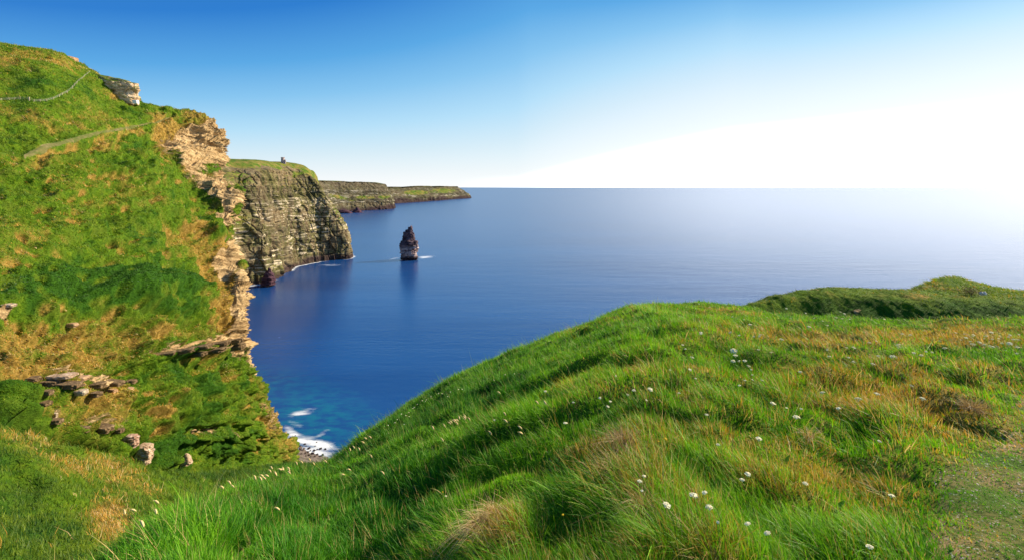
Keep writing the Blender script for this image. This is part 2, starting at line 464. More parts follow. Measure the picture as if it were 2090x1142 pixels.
def meadow_blades(N):
    dens = 1 / np.maximum(RR, 1.8) ** 1.85 * (1 - .35 * bare) * (RR < 48)
    pts, f = scatter(RV, N, dens, {'n': RN, 'dry': dryR, 'bare': bare, 'hum': hum, 'bil': np.minimum(bil, 1.0)})
    d = np.linalg.norm(pts - np.array([0, 0, H]), axis=1)
    x, y = pts[:, 0], pts[:, 1]
    up = f['n'] * .45 + np.array([0, 0, 1]) * .75 + RNG.normal(size=(len(pts), 3)) * .22
    up /= np.linalg.norm(up, axis=1, keepdims=True)
    clump = fbm(x * 2.3, y * 2.3, seed=40, octaves=2); cl2 = fbm(x * .8, y * .8, seed=44, octaves=2)
    L = (.068 + .054 * RNG.random(len(pts))) * (1 + .75 * clump) * (1 + .3 * cl2)
    e_ = .05; gxn = (fbm((x + e_) * 2.3, y * 2.3, seed=40, octaves=2) - clump) / e_; gyn = (fbm(x * 2.3, (y + e_) * 2.3, seed=40, octaves=2) - clump) / e_
    L = np.where(RNG.random(len(pts)) < .06, L * 1.5, L)
    L = np.maximum(L, .05) * (1 - .74 * f['bare']) * np.clip(.85 + d / 30, .8, 1.35)
    W = .0032 * (.7 + .7 * RNG.random(len(pts))) * np.maximum(1, d / 2.7) ** .80
    ang = np.radians(28) * fbm(x * .7, y * .7, seed=50, octaves=2) * 2.0
    ca, sa = np.cos(ang), np.sin(ang)
    ld = np.stack([WIND[0] * ca - WIND[1] * sa, WIND[0] * sa + WIND[1] * ca, np.full(len(pts), WIND[2])], -1)
    ld = ld * .6 + RNG.normal(size=ld.shape) * .38
    ld[:, 0] -= .13 * np.clip(gxn, -4, 4); ld[:, 1] -= .13 * np.clip(gyn, -4, 4)
    lean = np.clip(.58 + .30 * clump + RNG.normal(size=len(pts)) * .22, .12, 1.25)
    g = np.clip(.42 + .45 * (f['bil'] - .4) + .34 * fbm(x * 1.7, y * 1.7, seed=60) - 1.0 * np.maximum(0, .12 - f['dry']) + RNG.normal(size=len(pts)) * .22, 0, 1)
    tint = mixc((.036, .175, .006), (.20, .47, .013), g)
    fine = fbm(x * 5, y * 5, seed=66, octaves=2)
    pd = np.clip(f['dry'] * 1.15 + .28 * (f['bil'] - .42) + .14 * fine - .10 + RNG.normal(size=len(pts)) * .16, 0, 1)
    isdry = RNG.random(len(pts)) < smooth(.22, .75, pd) * .9
    which = RNG.random(len(pts))
    dryc = np.where((which < .55)[:, None], mixc((.30, .20, .03), (.42, .27, .05), RNG.random(len(pts))),
                    np.where((which < .85)[:, None], mixc((.20, .20, .02), (.28, .27, .03), RNG.random(len(pts))), mixc((.5, .38, .17), (.62, .5, .28), RNG.random(len(pts)))))
    tint = np.where(isdry[:, None], dryc, tint)
    tint = tint * (.85 + .3 * RNG.random(len(pts)))[:, None]
    tip = np.where((RNG.random(len(pts)) < .35)[:, None], tint * np.array([1.7, 1.25, 1.2]), tint)
    q_ = RNG.random(len(pts))
    W = np.where(q_ < .035, W * 2.3, W); st_ = (q_ > .965) & (f['bare'] < .4)
    L = np.where(st_, L * 1.55 + .03, L); W = np.where(st_, W * .75, W); lean = np.where(st_, lean * .6, lean)
    tint = np.where(st_[:, None], mixc((.34, .26, .09), (.58, .46, .22), RNG.random(len(pts))), tint)
    patchn = fbm(x * .55 + 20, y * .55, seed=70, octaves=3)
    tint = tint * np.clip(1 + .36 * patchn, .55, 1.5)[:, None] * np.stack([1 + .12 * patchn, np.ones_like(patchn), 1 + 0 * patchn], -1)
    near = d < 7
    a = blades(pts[near], up[near], L[near], W[near], ld[near], lean[near], tint[near], 4, tip[near])
    b = blades(pts[~near], up[~near], L[~near], W[~near], ld[~near], lean[~near], tint[~near], 2, tip[~near])
    return join([a, b])


v, l, c, k = meadow_blades(520000)
o = mesh_np('meadow_grass', v, l, c, M_BLADE, {'tint': k}, shade=False)
tag(o, 'windblown green and straw coloured grass covering the near hill', 'grass', kind='stuff')

# ================================================================== gully mound at lower left
pm = [-500, -250, 0, 120, 250, 345, 430, 520, 600, 660, 760]
rows = [
    ([1250, 1270, 1290, 1270, 1200, 1140, 1090, 1040, 1000, 970, 905], [4.5, 5, 5.2, 5.5, 6.5, 8, 9.5, 11, 13, 16, 22]),
    ([1050, 1080, 1100, 1090, 1080, 1060, 1042, 1020, 998, 980, 930], [10, 10, 10, 11, 12, 14, 17, 22, 26, 30, 34]),
    ([900, 940, 970, 990, 1000, 1010, 1014, 1002, 984, 970, 930], [18, 18, 18, 18, 20, 22, 27, 40, 48, 55, 50]),
    ([795, 843, 873, 901, 940, 974, 998, 984, 969, 960, 930], [24, 25, 26, 27, 29, 32, 45, 75, 90, 100, 80]),
    ([830, 880, 920, 960, 990, 996, 984, 969, 959, 955, 935], [34, 35, 36, 36, 39, 50, 75, 120, 150, 160, 130]),
    ([930, 960, 985, 1000, 1000, 992, 974, 962, 955, 953, 940], [45, 46, 47, 50, 58, 75, 105, 165, 225, 240, 200]),
    ([1000, 1030, 1050, 1060, 1060, 1040, 1010, 1000, 985, 980, 980], [50, 50, 52, 55, 62, 80, 112, 172, 235, 250, 210])]
MV = patch([[P(pm[j], r[0][j], r[1][j]) for j in range(len(pm))] for r in rows], [34, 60, 80, 70, 70, 50, 10], [30, 40, 40, 45, 40, 36, 36, 36, 30, 20][:10])
x, y = MV[..., 0], MV[..., 1]; dm = np.linalg.norm(MV - np.array([0, 0, H]), axis=-1)
MV[..., 2] += (.35 * fbm(x * .22, y * .22, seed=101, octaves=3) + .17 * fbm(x * .8, y * .8, seed=104, octaves=3) + .10 * ridged(x * .5, y * .5, seed=108)) * np.clip(dm / 14, .4, 2.6)
mx, my = proj(MV)
dryM = .22 + .3 * fbm(x * .3, y * .3, seed=111) + .25 * fbm(x * 1.0, y * 1.0, seed=113)
dryM += blobs(mx, my, [(60, 905, 80, 20, 18, .25), (220, 960, 90, 26, 20, .6), (225, 1065, 50, 50, 40, .9), (130, 950, 60, 25, 20, .6), (60, 890, 90, 12, 18, .4), (290, 990, 50, 16, 15, .35)])
dryM -= blobs(mx, my, [(480, 960, 140, 30, -8, .25), (600, 945, 80, 16, 0, .4), (60, 1090, 120, 60, 0, .2)])
dryM = np.clip(dryM - .22, -.6, 1)
M_TURF2 = mat_hill('gully_turf', .9)
o = grid_obj('gully_ground', MV, M_TURF2, {'dry': dryM, 'rock': dryM * 0}); tag(o, kind='structure')


def slope_blades(V, N, dry, rock, Lm, Wm, wind, dmin, power=1.7, seed=0, dmax=320, tone=1.0):
    nrm = gnormals(V); 
    nrm[nrm[..., 2] < -.2] *= -1
    D = np.linalg.norm(V - np.array([0, 0, H]), axis=-1)
    dens = 1 / np.maximum(D, dmin) ** power * (1 - smooth(.35, .6, rock)) * (D < dmax)
    pts, f = scatter(V, N, dens, {'n': nrm, 'dry': dry})
    n = len(pts); d = np.linalg.norm(pts - np.array([0, 0, H]), axis=1)
    x, y = pts[:, 0], pts[:, 1]; q = 1 / np.maximum(Lm * 3, .3)
    up = f['n'] * .7 + np.array([0, 0, .6]) + RNG.normal(size=(n, 3)) * .25; up /= np.linalg.norm(up, axis=1, keepdims=True)
    cl = fbm(x * q, y * q, pts[:, 2] * q, seed=seed + 1, octaves=2)
    sc = (d / dmin) ** .75
    L = Lm * (.6 + .7 * RNG.random(n)) * (1 + .5 * cl) * sc; W = Wm * (.6 + .8 * RNG.random(n)) * sc
    ld = np.asarray(wind)[None] + RNG.normal(size=(n, 3)) * .35
    lean = np.clip(.7 + .3 * cl + RNG.normal(size=n) * .2, .2, 1.3)
    g = np.clip(.50 + .45 * fbm(x * q * .7, y * q * .7, pts[:, 2] * q * .7, seed=seed + 5) + RNG.normal(size=n) * .2 - 1.3 * np.maximum(0, -f['dry'] + .05), 0, 1)
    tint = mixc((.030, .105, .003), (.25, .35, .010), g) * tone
    pd = f['dry'] + .30 * cl + RNG.normal(size=n) * .12
    isd = RNG.random(n) < .85 * smooth(.22, .95, pd)
    w = RNG.random(n)
    dc = np.where((w < .6)[:, None], mixc((.38, .21, .026), (.68, .40, .07), RNG.random(n)), np.where((w < .8)[:, None], mixc((.17, .17, .02), (.25, .22, .03), RNG.random(n)), mixc((.5, .36, .15), (.66, .5, .26), RNG.random(n))))
    tint = np.where(isd[:, None], dc, tint) * (.85 + .3 * RNG.random(n))[:, None]
    return blades(pts, up, L, W, ld, lean, tint, 2)


v, l, c, k = slope_blades(MV, 210000, dryM, dryM * 0, .095, .009, (-.8, .3, -.2), 8, 1.75, 200, tone=.8)
o = mesh_np('gully_grass', v, l, c, M_BLADE, {'tint': k}, shade=False)
tag(o, 'tussocky green and tan grass on the mound below the left cliff', 'grass', kind='stuff')

# ================================================================== big left headland
Lrows = [
    [(-400,62,150),(-150,78,165),(0,91,180),(100,105,190),(200,152,202),(300,213,214),(380,230,226),(425,247,234),(452,268,239)],
    [(-400,150,130),(-150,185,140),(0,205,150),(110,200,163),(225,205,195),(315,230,210),(385,262,220),(430,275,230),(463,292,239)],
    [(-400,270,112),(-150,300,118),(0,325,124),(120,290,145),(235,268,178),(325,290,198),(390,310,212),(432,320,222),(455,322,232)],
    [(-400,380,96),(-150,400,102),(0,420,106),(120,400,122),(240,345,158),(335,362,178),(395,370,197),(430,368,208),(451,366,220)],
    [(-400,470,86),(-150,490,89),(0,505,92),(120,500,105),(240,440,136),(340,450,154),(405,440,178),(452,410,196),(491,396,205)],
    [(-400,550,80),(-150,565,82),(0,575,83),(120,555,96),(240,540,116),(345,540,134),(410,525,158),(450,510,172),(472,480,187)],
    [(-400,610,74),(-150,615,76),(0,622,77),(120,610,87),(240,630,99),(350,610,121),(420,590,145),(462,575,160),(499,582,163)],
    [(-400,700,68),(-150,705,69),(0,710,70),(125,690,79),(240,695,92),(345,675,110),(425,665,130),(470,655,145),(504,648,152)],
    [(-400,770,64),(-150,775,65),(0,775,66),(125,760,75),(245,750,88),(345,715,104),(428,705,125),(472,698,140),(500,692,147)],
    [(-400,830,60),(-150,835,61),(0,840,61),(130,840,71),(250,830,85),(355,800,101),(440,780,120),(485,765,137),(512,755,151)],
    [(-400,880,56),(-150,885,57),(0,885,57),(140,890,68),(260,885,82),(360,880,97),(460,860,122),(520,850,155),(553,832,196)],
    [(-400,960,50),(-150,965,51),(0,935,54),(150,930,68),(260,945,80),(360,955,97),(460,950,135),(545,944,195),(604,936,268)]]
Lrows.insert(0, [(a, b + 26, c + 70) for a, b, c in Lrows[0]])
Lrows.append([(a, b + 60, c) for a, b, c in Lrows[-1]])
for r in Lrows:
    a, b, c = r[-1]
    r.append((a - 28, b + 14, c + 30)); r.append((a - 160, b + 60, c + 160))
LG = np.array([[P(*q) for q in r] for r in Lrows]); LG[..., 2] = np.maximum(LG[..., 2], -8)
LV = patch(LG, [8, 78, 78, 66, 60, 64, 56, 58, 52, 58, 46, 50, 12], [34, 50, 100, 100, 85, 62, 48, 40, 14, 8])
lx, ly = proj(LV)
ROCKS = [(430,292,46,62,70,1.5),(395,322,66,30,20,1.0),(415,352,45,14,10,.75),(470,402,42,26,0,.9),(462,440,20,60,10,1.0),(474,525,19,52,12,1.0),(490,592,22,34,0,1.1),(492,640,18,50,5,1.1),(440,372,34,26,20,1.0),(395,345,50,20,20,.8),
         (488,692,26,40,0,1.0),(425,706,85,15,-8,.95),(330,716,45,9,-6,.7),(165,772,90,12,2,.8),(195,790,60,14,0,.7),(110,845,40,10,0,.4),(190,868,60,8,0,.5),(556,850,14,70,-28,.5),
         (147,668,18,8,0,.85),(430,882,60,8,-8,.6),(12,622,24,5,-12,.9),(515,745,9,40,-8,.6),(260,270,40,6,0,.2)]
DRYS = [(410,500,50,34,30,.6),(440,560,45,70,0,.8),(445,640,50,50,0,.8),(130,690,170,75,0,.75),(60,780,90,70,0,.6),(250,710,70,45,20,.6),(370,285,75,50,20,1.1),(330,310,38,34,0,1.0),(185,292,175,11,-14,.8),(245,363,90,6,0,.6),(385,475,50,24,30,.7),
        (430,520,34,50,20,.8),(430,580,42,60,0,.8),(455,620,34,70,10,1.0),(370,690,90,25,0,.6),(70,130,170,35,10,.5),(150,830,150,60,0,.6),(300,840,55,30,20,.35),(340,800,50,26,0,.5),(560,850,34,100,-28,.6),
        (250,720,60,30,0,.6),(60,470,130,110,0,.26),(230,390,180,60,0,.22),(210,480,180,60,0,.2),(440,720,60,12,0,.4),(110,240,230,26,5,.42),(400,800,120,70,0,.12),(470,760,50,60,0,.22),(420,370,60,20,0,.6),(225,190,60,18,25,.6)]
GREENS = [(225,590,165,48,8,.85),(310,625,90,36,10,.45),(90,165,130,25,5,.4),(370,400,70,50,20,.25),(430,480,22,34,0,.6),(300,320,90,26,-14,.35),(400,760,110,40,0,.35),(60,600,130,20,6,.45),(300,240,60,20,0,.3),(330,560,80,40,0,.4),(250,480,170,50,6,.3),(420,770,90,70,0,.35),(360,860,90,60,0,.3),(30,820,50,40,0,.3)]
DRYS += [(440,515,45,30,20,1.0),(445,590,48,60,0,1.0),(465,655,34,44,0,.95),(398,462,44,16,35,.9),(120,700,150,60,0,.35)]
GREENS += [(400,790,120,80,0,.55),(330,900,100,36,0,.55),(450,900,70,30,0,.4),(20,860,60,50,0,.5),(290,602,100,36,8,.4)]
rt = random.Random(12); TUS = []
for _ in range(150):
    ty = rt.uniform(330, 640); tx = rt.uniform(-60, 470); w_ = rt.uniform(4, 9) * (ty / 430)
    TUS.append((tx, ty, w_ * 1.5, w_ * .7, rt.uniform(0, 20), rt.uniform(.5, .95)))
for _ in range(60):
    TUS.append((rt.uniform(260, 540), rt.uniform(720, 920), rt.uniform(6, 14), rt.uniform(6, 12), rt.uniform(-30, 30), rt.uniform(.4, .9)))
x, y, z = LV[..., 0], LV[..., 1], LV[..., 2]
tusm = np.zeros_like(lx)
for b_ in TUS:
    m_ = (np.abs(lx - b_[0]) < 40) & (np.abs(ly - b_[1]) < 40)
    if m_.any(): tusm[m_] = np.maximum(tusm[m_], blobs(lx[m_], ly[m_], [b_]))
wob = 20 * fbm(x * .12, y * .12, z * .12, seed=300, octaves=3); wob2 = 20 * fbm(x * .12, y * .12, z * .12, seed=301, octaves=3)
rockL = blobs(lx + wob, ly + wob2 * .6, ROCKS) * (1 - .35 * smooth(.15, .6, fbm(x * .09, y * .09, z * .16, seed=305, octaves=3)))
rockL[:, -19:] = np.maximum(rockL[:, -19:], .85)
dryL = .04 + .28 * fbm(x * .13, y * .13, z * .2, seed=310) + .26 * fbm(x * .45, y * .45, z * .6, seed=312, octaves=3) + blobs(lx + wob * 1.5, ly + wob2, DRYS) - blobs(lx + wob, ly + wob2, GREENS)
dryL = np.clip(dryL + tusm, -.6, 1)
trk = []
TRACK = [(52, 316, 3), (100, 298, 5), (150, 284, 4.5), (200, 272, 3), (255, 262, 2.2), (310, 252, 1.6), (350, 240, 1.4)]
tm = np.full(lx.shape, -3.)
for (a, b, w1), (a2, b2, w2) in zip(TRACK[:-1], TRACK[1:]):
    ux, uy = a2 - a, b2 - b; q = np.clip(((lx - a) * ux + (ly - b) * uy) / (ux * ux + uy * uy), 0, 1)
    dd = np.hypot(lx - a - q * ux, ly - b - q * uy) / (w1 + (w2 - w1) * q)
    tm = np.maximum(tm, 1.5 - dd)
tm += .35 * fbm(x * .35, y * .35, z * .35, seed=330, octaves=2)
front = (np.arange(LV.shape[0])[:, None] > 20) & (np.arange(LV.shape[1])[None] < LV.shape[1] - 20)
tm = np.where(front, tm, -3)
D = np.linalg.norm(LV - np.array([0, 0, H]), axis=-1)
NL = gnormals(LV)
if NL[300, 300, 1] > 0: NL = -NL
scl = np.clip(D / 90, .6, 2.2)
soft = 1 - smooth(.3, .6, rockL)
calm = (1 - .85 * smooth(-2.5, .9, tm)) * (1 - .55 * smooth(260, 210, ly) * (lx < 330))
lump = (.75 + .15 * smooth(560, 660, ly)) * (.9 * fbm(x * .10, y * .10, z * .12, seed=340, octaves=2)) + (.48 + .27 * smooth(560, 660, ly)) * fbm(x * .34, y * .34, z * .4, seed=342, octaves=3) + (.12 + .18 * smooth(560, 660, ly)) * ridged(x * .6, y * .6, z * .9, seed=345, octaves=2)
terr = .40 * (noise(x * .06, y * .06, z * .8 + .5 * noise(x * .1, y * .1, seed=2), seed=348))
tus = np.maximum(0, fbm(x * .55, y * .55, z * .6, seed=350, octaves=2)) * .9 * smooth(.2, .6, dryL)
disp = soft * calm * scl * (1.15 * lump + terr + (.35 + .85 * smooth(560, 660, ly)) * tus)
lower = smooth(620, 690, ly) * front
lump2 = fbm(x * .075 + 9, y * .075, z * .09, seed=356, octaves=3)
disp += .9 * tusm * np.clip(D / 110, .5, 1.6) * front
disp += lower * (2.3 * lump2 + .35 * soft * lump)
upper = (1 - smooth(560, 640, ly)) * front
disp += upper * soft * calm * 2.2 * fbm(x * .034, y * .034, z * .05, seed=358, octaves=2) * np.clip(D / 120, .6, 1.6)
RECESS = [(170, 782, 90, 5, 3, .5), (230, 812, 40, 5, 0, .4), (165, 884, 100, 6, 2, .8), (400, 722, 110, 6, -8, 1), (440, 892, 70, 7, -10, 1), (300, 850, 40, 5, 6, .9),
          (20, 850, 40, 26, 30, .8), (90, 886, 170, 12, 12, 1.1), (265, 905, 30, 14, 30, .8), (330, 790, 14, 50, 10, .5), (345, 900, 40, 12, -10, .6), (310, 945, 30, 8, -20, .8), (150, 676, 18, 4, -5, .9), (350, 770, 14, 10, 0, .6), (380, 640, 40, 8, 20, .5), (300, 655, 50, 6, 24, .5), (120, 742, 80, 4, 4, .5), (500, 800, 12, 20, 0, .6), (490, 710, 20, 6, -10, .8)]
LIPS = [(170, 764, 95, 6, 3, .5), (165, 868, 100, 9, 2, .5), (400, 706, 115, 8, -8, .9), (440, 876, 70, 8, -10, .7), (300, 838, 44, 8, 6, .8), (290, 640, 70, 8, 24, .6), (370, 626, 50, 10, 16, .5), (230, 780, 20, 60, 10, .5), (110, 690, 60, 20, -10, .5), (60, 800, 40, 8, -14, .6)]
BIG = [(130, 695, 150, 50, 0, 1.6), (110, 835, 150, 44, 0, -2.2), (330, 602, 130, 40, 8, -4.5), (432, 478, 24, 30, 0, -3.0), (300, 335, 80, 26, -12, -2.2), (440, 385, 20, 20, 0, -2), (60, 600, 90, 16, 4, -1.6), (300, 480, 90, 24, 10, -1.6), (130, 400, 90, 18, -6, -1.4), (360, 830, 60, 60, 0, -2.0), (30, 830, 40, 40, 0, -1.8),
       (385, 478, 60, 16, 32, 2.6), (445, 600, 26, 70, -10, 2.8), (350, 288, 50, 26, 0, 2.4), (185, 292, 170, 8, -14, 1.5), (130, 648, 150, 20, 2, 2.2), (250, 690, 40, 30, 20, 1.8), (380, 690, 50, 12, 0, 1.5), (200, 540, 120, 12, 8, 1.2), (245, 362, 90, 5, 0, 1.0), (270, 760, 14, 90, 8, 1.6), (430, 820, 16, 70, -20, 1.4)]
for b_ in BIG:
    disp += b_[5] * blobs(lx + wob * .8, ly + wob2 * .5, [b_[:5] + (1.0,)]) * front
disp += 2.0 * blobs(lx + wob * .7, ly + wob2 * .35, LIPS) - 2.0 * blobs(lx + wob * .7, ly + wob2 * .35, RECESS)
# bedded, blocky rock
zb = (z + .28 * y) * 1.25 + .7 * noise(x * .06, y * .06, seed=360)
w1_, gap1, cell1 = worley(x * .24, y * .24, zb * .95, seed=370)
lay = _hash(np.floor(zb).astype(np.int64), np.zeros(zb.shape, np.int64), np.zeros(zb.shape, np.int64), 77)
rockd = 1.5 * (cell1 - .45) + 1.7 * (lay - .5) - .9 * (1 - smooth(.0, .16, gap1)) + .9 * fbm(x * .2, y * .2, z * .1, seed=372, octaves=3)
zf = (z + .28 * y * smooth(560, 640, ly)) * .46 + .5 * noise(x * .04, y * .04, seed=361)
_, gap3, cell3 = worley(x * .10, y * .10, zf * .75, seed=380)
lay3 = _hash(np.floor(zf).astype(np.int64), np.zeros(zf.shape, np.int64), np.zeros(zf.shape, np.int64), 79)
rockf = 3.6 * (cell3 - .45) + 2.4 * (lay3 - .5) - 1.3 * (1 - smooth(0, .13, gap3)) + 1.6 * fbm(x * .1, y * .1, z * .05, seed=374, octaves=3)
wf = smooth(105, 150, D)
disp += (1 - soft) * (rockd * np.clip(D / 150, .45, 1.25) * (1 - .55 * wf) + rockf * (.8 - .3 * smooth(440, 560, ly)) * wf)
DV = (1 - soft) * wf
fade = np.ones(LV.shape[:2]); fade[:2] = .3
LV = LV + NL * (disp * fade)[..., None]
LV[..., 2] = np.maximum(LV[..., 2], -8)
M_LH = mat_hill('headland_turf', 2.4)
qt = ((tm[:-1, :-1] + tm[1:, 1:]) / 2).ravel()
o = grid_obj('headland', LV, M_LH, {'dry': dryL, 'rock': rockL}, keep=qt < .5); tag(o, kind='structure')
t = NT('worn_track'); p = t.pos(); n1 = t.noise(p, .5, 6, .65)
M_TRK = t.done(t.principled(t.ramp(n1, [(.35, (.07, .10, .02)), (.55, (.13, .125, .045)), (.7, (.20, .165, .085))]), .95, t.bump(n1, .2, .6), spec=.05))
o = grid_obj('track', LV, M_TRK, keep=qt >= .5); tag(o, kind='structure')
pickL = Picker(LV[6:, :-14])
v, l, c, k = slope_blades(LV, 330000, dryL, np.maximum(rockL, smooth(.2, .6, tm)), .30, .075, (-.55, -.2, -.35), 75, 1.6, 400, tone=.95)
o = mesh_np('headland_grass', v, l, c, M_BLADE, {'tint': k}, shade=False)
tag(o, 'green and golden rough grass over the steep left headland', 'grass', kind='stuff')

# ================================================================== sea cliffs further off
def cliff(name, cols, rc, cc, p_exp, mat, amp, seed, lip_i, sc, purple=0, pale_lo=.1, pale_hi=.75):
    """cols: (base, [mids...], lip, top) pixels with distances; returns verts"""
    G = np.array([[P(*q) for q in c] for c in cols]).swapaxes(0, 1)
    V = patch(G, rc, cc); nr, nc = V.shape[:2]
    v = np.repeat((np.cumsum([0] + [1 / r for k, r in enumerate(rc) for _ in range(r)]))[:, None], nc, 1)
    x, y, z = V[..., 0].copy(), V[..., 1].copy(), V[..., 2].copy()
    n = gnormals(V)
    # face the water and the camera
    flip = n[nr // 2, nc // 2, 1] > 0
    if flip: n = -n
    q = 1 / sc
    gul = ridged(x * .012 * q, y * .012 * q, z * .0015 * q, seed=seed, octaves=4)
    zb = z + 3 * sc * noise(x * .02 * q, y * .02 * q, seed=seed + 3)
    lay = _hash(np.floor(zb * .20 * q).astype(np.int64), np.zeros(z.shape, np.int64), np.zeros(z.shape, np.int64), seed + 5)
    _, gap, cell = worley(x * .07 * q, y * .07 * q, zb * .045 * q, seed=seed + 8)
    _, gap2, cell2 = worley(x * .19 * q, y * .19 * q, zb * .16 * q, seed=seed + 9)
    face = smooth(0, .35, v) * 0 + (1 - smooth(lip_i - .25, lip_i + .35, v))
    d = face * amp * (1.15 * (gul - .2) + .28 * (lay - .5) + .42 * (cell - .5) + .16 * (cell2 - .5) - .18 * (1 - smooth(0, .15, gap)))
    d += (1 - face) * amp * .30 * fbm(x * .02 * q, y * .02 * q, z * .02 * q, seed=seed + 20)
    V = V + n * d[..., None] * np.array([1, 1, .35])
    V[0, :, 2] = -8 * sc
    turf = smooth(lip_i - .05, lip_i + .35, v + .6 * fbm(x * .02 * q, y * .02 * q, z * .03 * q, seed=seed + 30))
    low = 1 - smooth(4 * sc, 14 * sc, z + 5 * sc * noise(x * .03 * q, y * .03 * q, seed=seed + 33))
    pale = (smooth(pale_lo - .08, pale_lo + .05, v / lip_i) * (1 - smooth(pale_hi - .30, pale_hi + .25, v / lip_i + .12 * fbm(x * .01 * q, y * .01 * q, z * .02 * q, seed=seed + 41))))
    return V, {'turf': turf, 'low': low, 'pale': pale}, v


def prof(base, lip, top, back, n=4, e=1.6):
    """column of control points: the foot rises steeply, then leans back to the lip, then turf to the top"""
    out = []
    for i in range(n):
        f = i / n
        out.append((base[0] + (lip[0] - base[0]) * f ** e, base[1] + (lip[1] - base[1]) * f, base[2] + (lip[2] - base[2]) * f ** e))
    return out + [lip, top, back]


MID = [((420,650,560),(395,350,650),(385,322,690)), ((500,585,739),(468,350,815),(452,324,850)), ((530,580,757),(506,350,840),(488,326,885)), ((545,578,765),(526,350,855),(510,327,905)),
       ((572,563,829),(550,347,905),(532,328.5,945)), ((600,546,915),(574,346,960),(560,330,1000)), ((655,533,993),(610,349,1025),(590,331.5,1060)),
       ((700,530,1014),(640,366,1040),(616,336,1080)), ((719,527,1034),(658,394,1060),(636,347,1100)), ((713,515,1128),(650,394,1130),(630,346,1180)), ((600,480,1530),(580,385,1500),(560,340,1500))]
cols = [prof(b, l_, t_, (t_[0] - 60, t_[1] + 4, t_[2] + 260)) for b, l_, t_ in MID]
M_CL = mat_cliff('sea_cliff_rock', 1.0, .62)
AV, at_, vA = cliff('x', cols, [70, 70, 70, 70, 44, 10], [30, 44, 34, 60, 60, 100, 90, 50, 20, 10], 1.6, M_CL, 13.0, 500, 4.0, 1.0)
ax, ay = proj(AV)
at_['turf'] = np.maximum(at_['turf'], blobs(ax, ay, [(488, 450, 20, 16, 0, .8), (560, 500, 8, 60, 5, .30), (485, 365, 40, 16, 10, .55), (580, 372, 14, 18, 0, .5), (692, 440, 12, 26, -30, .5), (520, 560, 20, 20, 0, .3)]))
o = grid_obj('cliff', AV, M_CL, at_); tag(o, kind='structure')
pickA = Picker(AV)

FARB = [((600,455,2055),(600,410,2100),(600,367,2250)), ((690,434,2885),(672,408,2930),(660,369,3100)), ((740,430,3125),(735,407,3180),(724,371,3320)), ((790,427,3333),(786,405,3380),(765,373,3500)),
        ((806,424,3571),(801,404,3600),(784,375,3700)), ((800,421,3846),(793,402,3860),(778,376,3900)), ((700,415,4545),(690,400,4560),(690,376,4600))]
def prof_far(b, m, t_):
    up = lambda q, f: tuple(q[i] + (t_[i] - q[i]) * f for i in range(3))
    return [b, (b[0] + (m[0]-b[0])*.4, b[1] + (m[1]-b[1])*.7, b[2] + (m[2]-b[2])*.35), m, up(m, .35), (t_[0], t_[1] + 2, t_[2] - 12), t_, (t_[0] - 20, t_[1] + 2, t_[2] + 700)]
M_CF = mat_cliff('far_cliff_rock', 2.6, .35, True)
BV, at_, vB = cliff('x', [prof_far(*q) for q in FARB], [24, 24, 24, 24, 10, 6], [30, 60, 70, 40, 14, 10], 1, M_CF, 30, 600, 4.6, 2.6)
bx, by = proj(BV)
at_['turf'] = np.maximum(at_['turf'], blobs(bx, by, [(690, 402, 26, 5, 10, .5), (745, 403, 24, 4, 0, .55), (785, 402, 18, 5, 0, .5), (720, 408, 24, 4, 0, .3)]))
o = grid_obj('far_headland', BV, M_CF, at_); tag(o, kind='structure')
FARC = [((780,417,4286),(775,400,4350),(770,381,4500)), ((830,414,4688),(826,400,4750),(815,381,4900)), ((880,410.5,5263),(878,398,5330),(856,379.5,5500)), ((925,407,6000),(920,396,6050),(905,380.5,6200)),
        ((958,404.3,6726),(949,393,6760),(931,380.5,6800)), ((962,403,7143),(956,396,7150),(938,385,7200)), ((930,400,8333),(925,394,8333),(915,385,8333))]
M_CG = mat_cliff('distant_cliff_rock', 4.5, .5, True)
CV, at_, vC = cliff('x', [prof_far(*q) for q in FARC], [20, 20, 20, 20, 10, 6], [30, 60, 60, 50, 16, 8], 1, M_CG, 42, 700, 4.7, 4.5)
cx_, cy_ = proj(CV)
at_['turf'] = np.maximum(at_['turf'], blobs(cx_, cy_, [(850, 393, 30, 5, 0, .6), (905, 390, 30, 6, 0, .5)]))
o = grid_obj('distant_headland', CV, M_CG, at_); tag(o, kind='structure')

# ================================================================== hills on the right
p2 = [1380, 1440, 1530, 1600, 1700, 1850, 2000, 2100, 2300, 2600]
r2 = [([800, 790, 780, 770, 770, 770, 770, 770, 770, 770], [52, 53, 54, 55, 55, 54, 52, 52, 52, 52]),
      ([715, 705, 695, 695, 695, 700, 700, 700, 700, 700], [55, 56, 57.5, 58, 58, 56, 54, 54, 54, 54]),
      ([680, 668, 650, 640, 640, 648, 645, 640, 640, 640], [57, 58, 60, 61, 61, 59, 57.5, 57.5, 57.5, 57.5]),
      ([665, 648, 624, 600, 590, 603, 611, 613, 615, 620], [60, 61, 63, 64, 65, 63, 61, 61, 61, 61]),
      ([690, 670, 640, 612, 596, 597.5, 599, 600, 602, 606], [72, 72, 74, 76, 80, 86, 90, 92, 92, 92]),
      ([800, 770, 720, 680, 625, 605, 604, 604, 606, 610], [110, 110, 112, 116, 122, 128, 132, 135, 135, 135])]
r2.append(([1100, 1050, 1000, 900, 760, 690, 680, 670, 670, 670], [180, 180, 185, 190, 200, 210, 215, 220, 220, 220]))
p2x = lambda i, j: p2[j] - (14 if i >= 4 and j < 4 else 0)
HV = patch([[P(p2x(i, j), r[0][j], r[1][j]) for j in range(len(p2))] for i, r in enumerate(r2)], [10, 40, 70, 50, 30, 10], [14, 40, 50, 60, 70, 70, 50, 20, 12])
x, y, z = HV[..., 0], HV[..., 1], HV[..., 2]
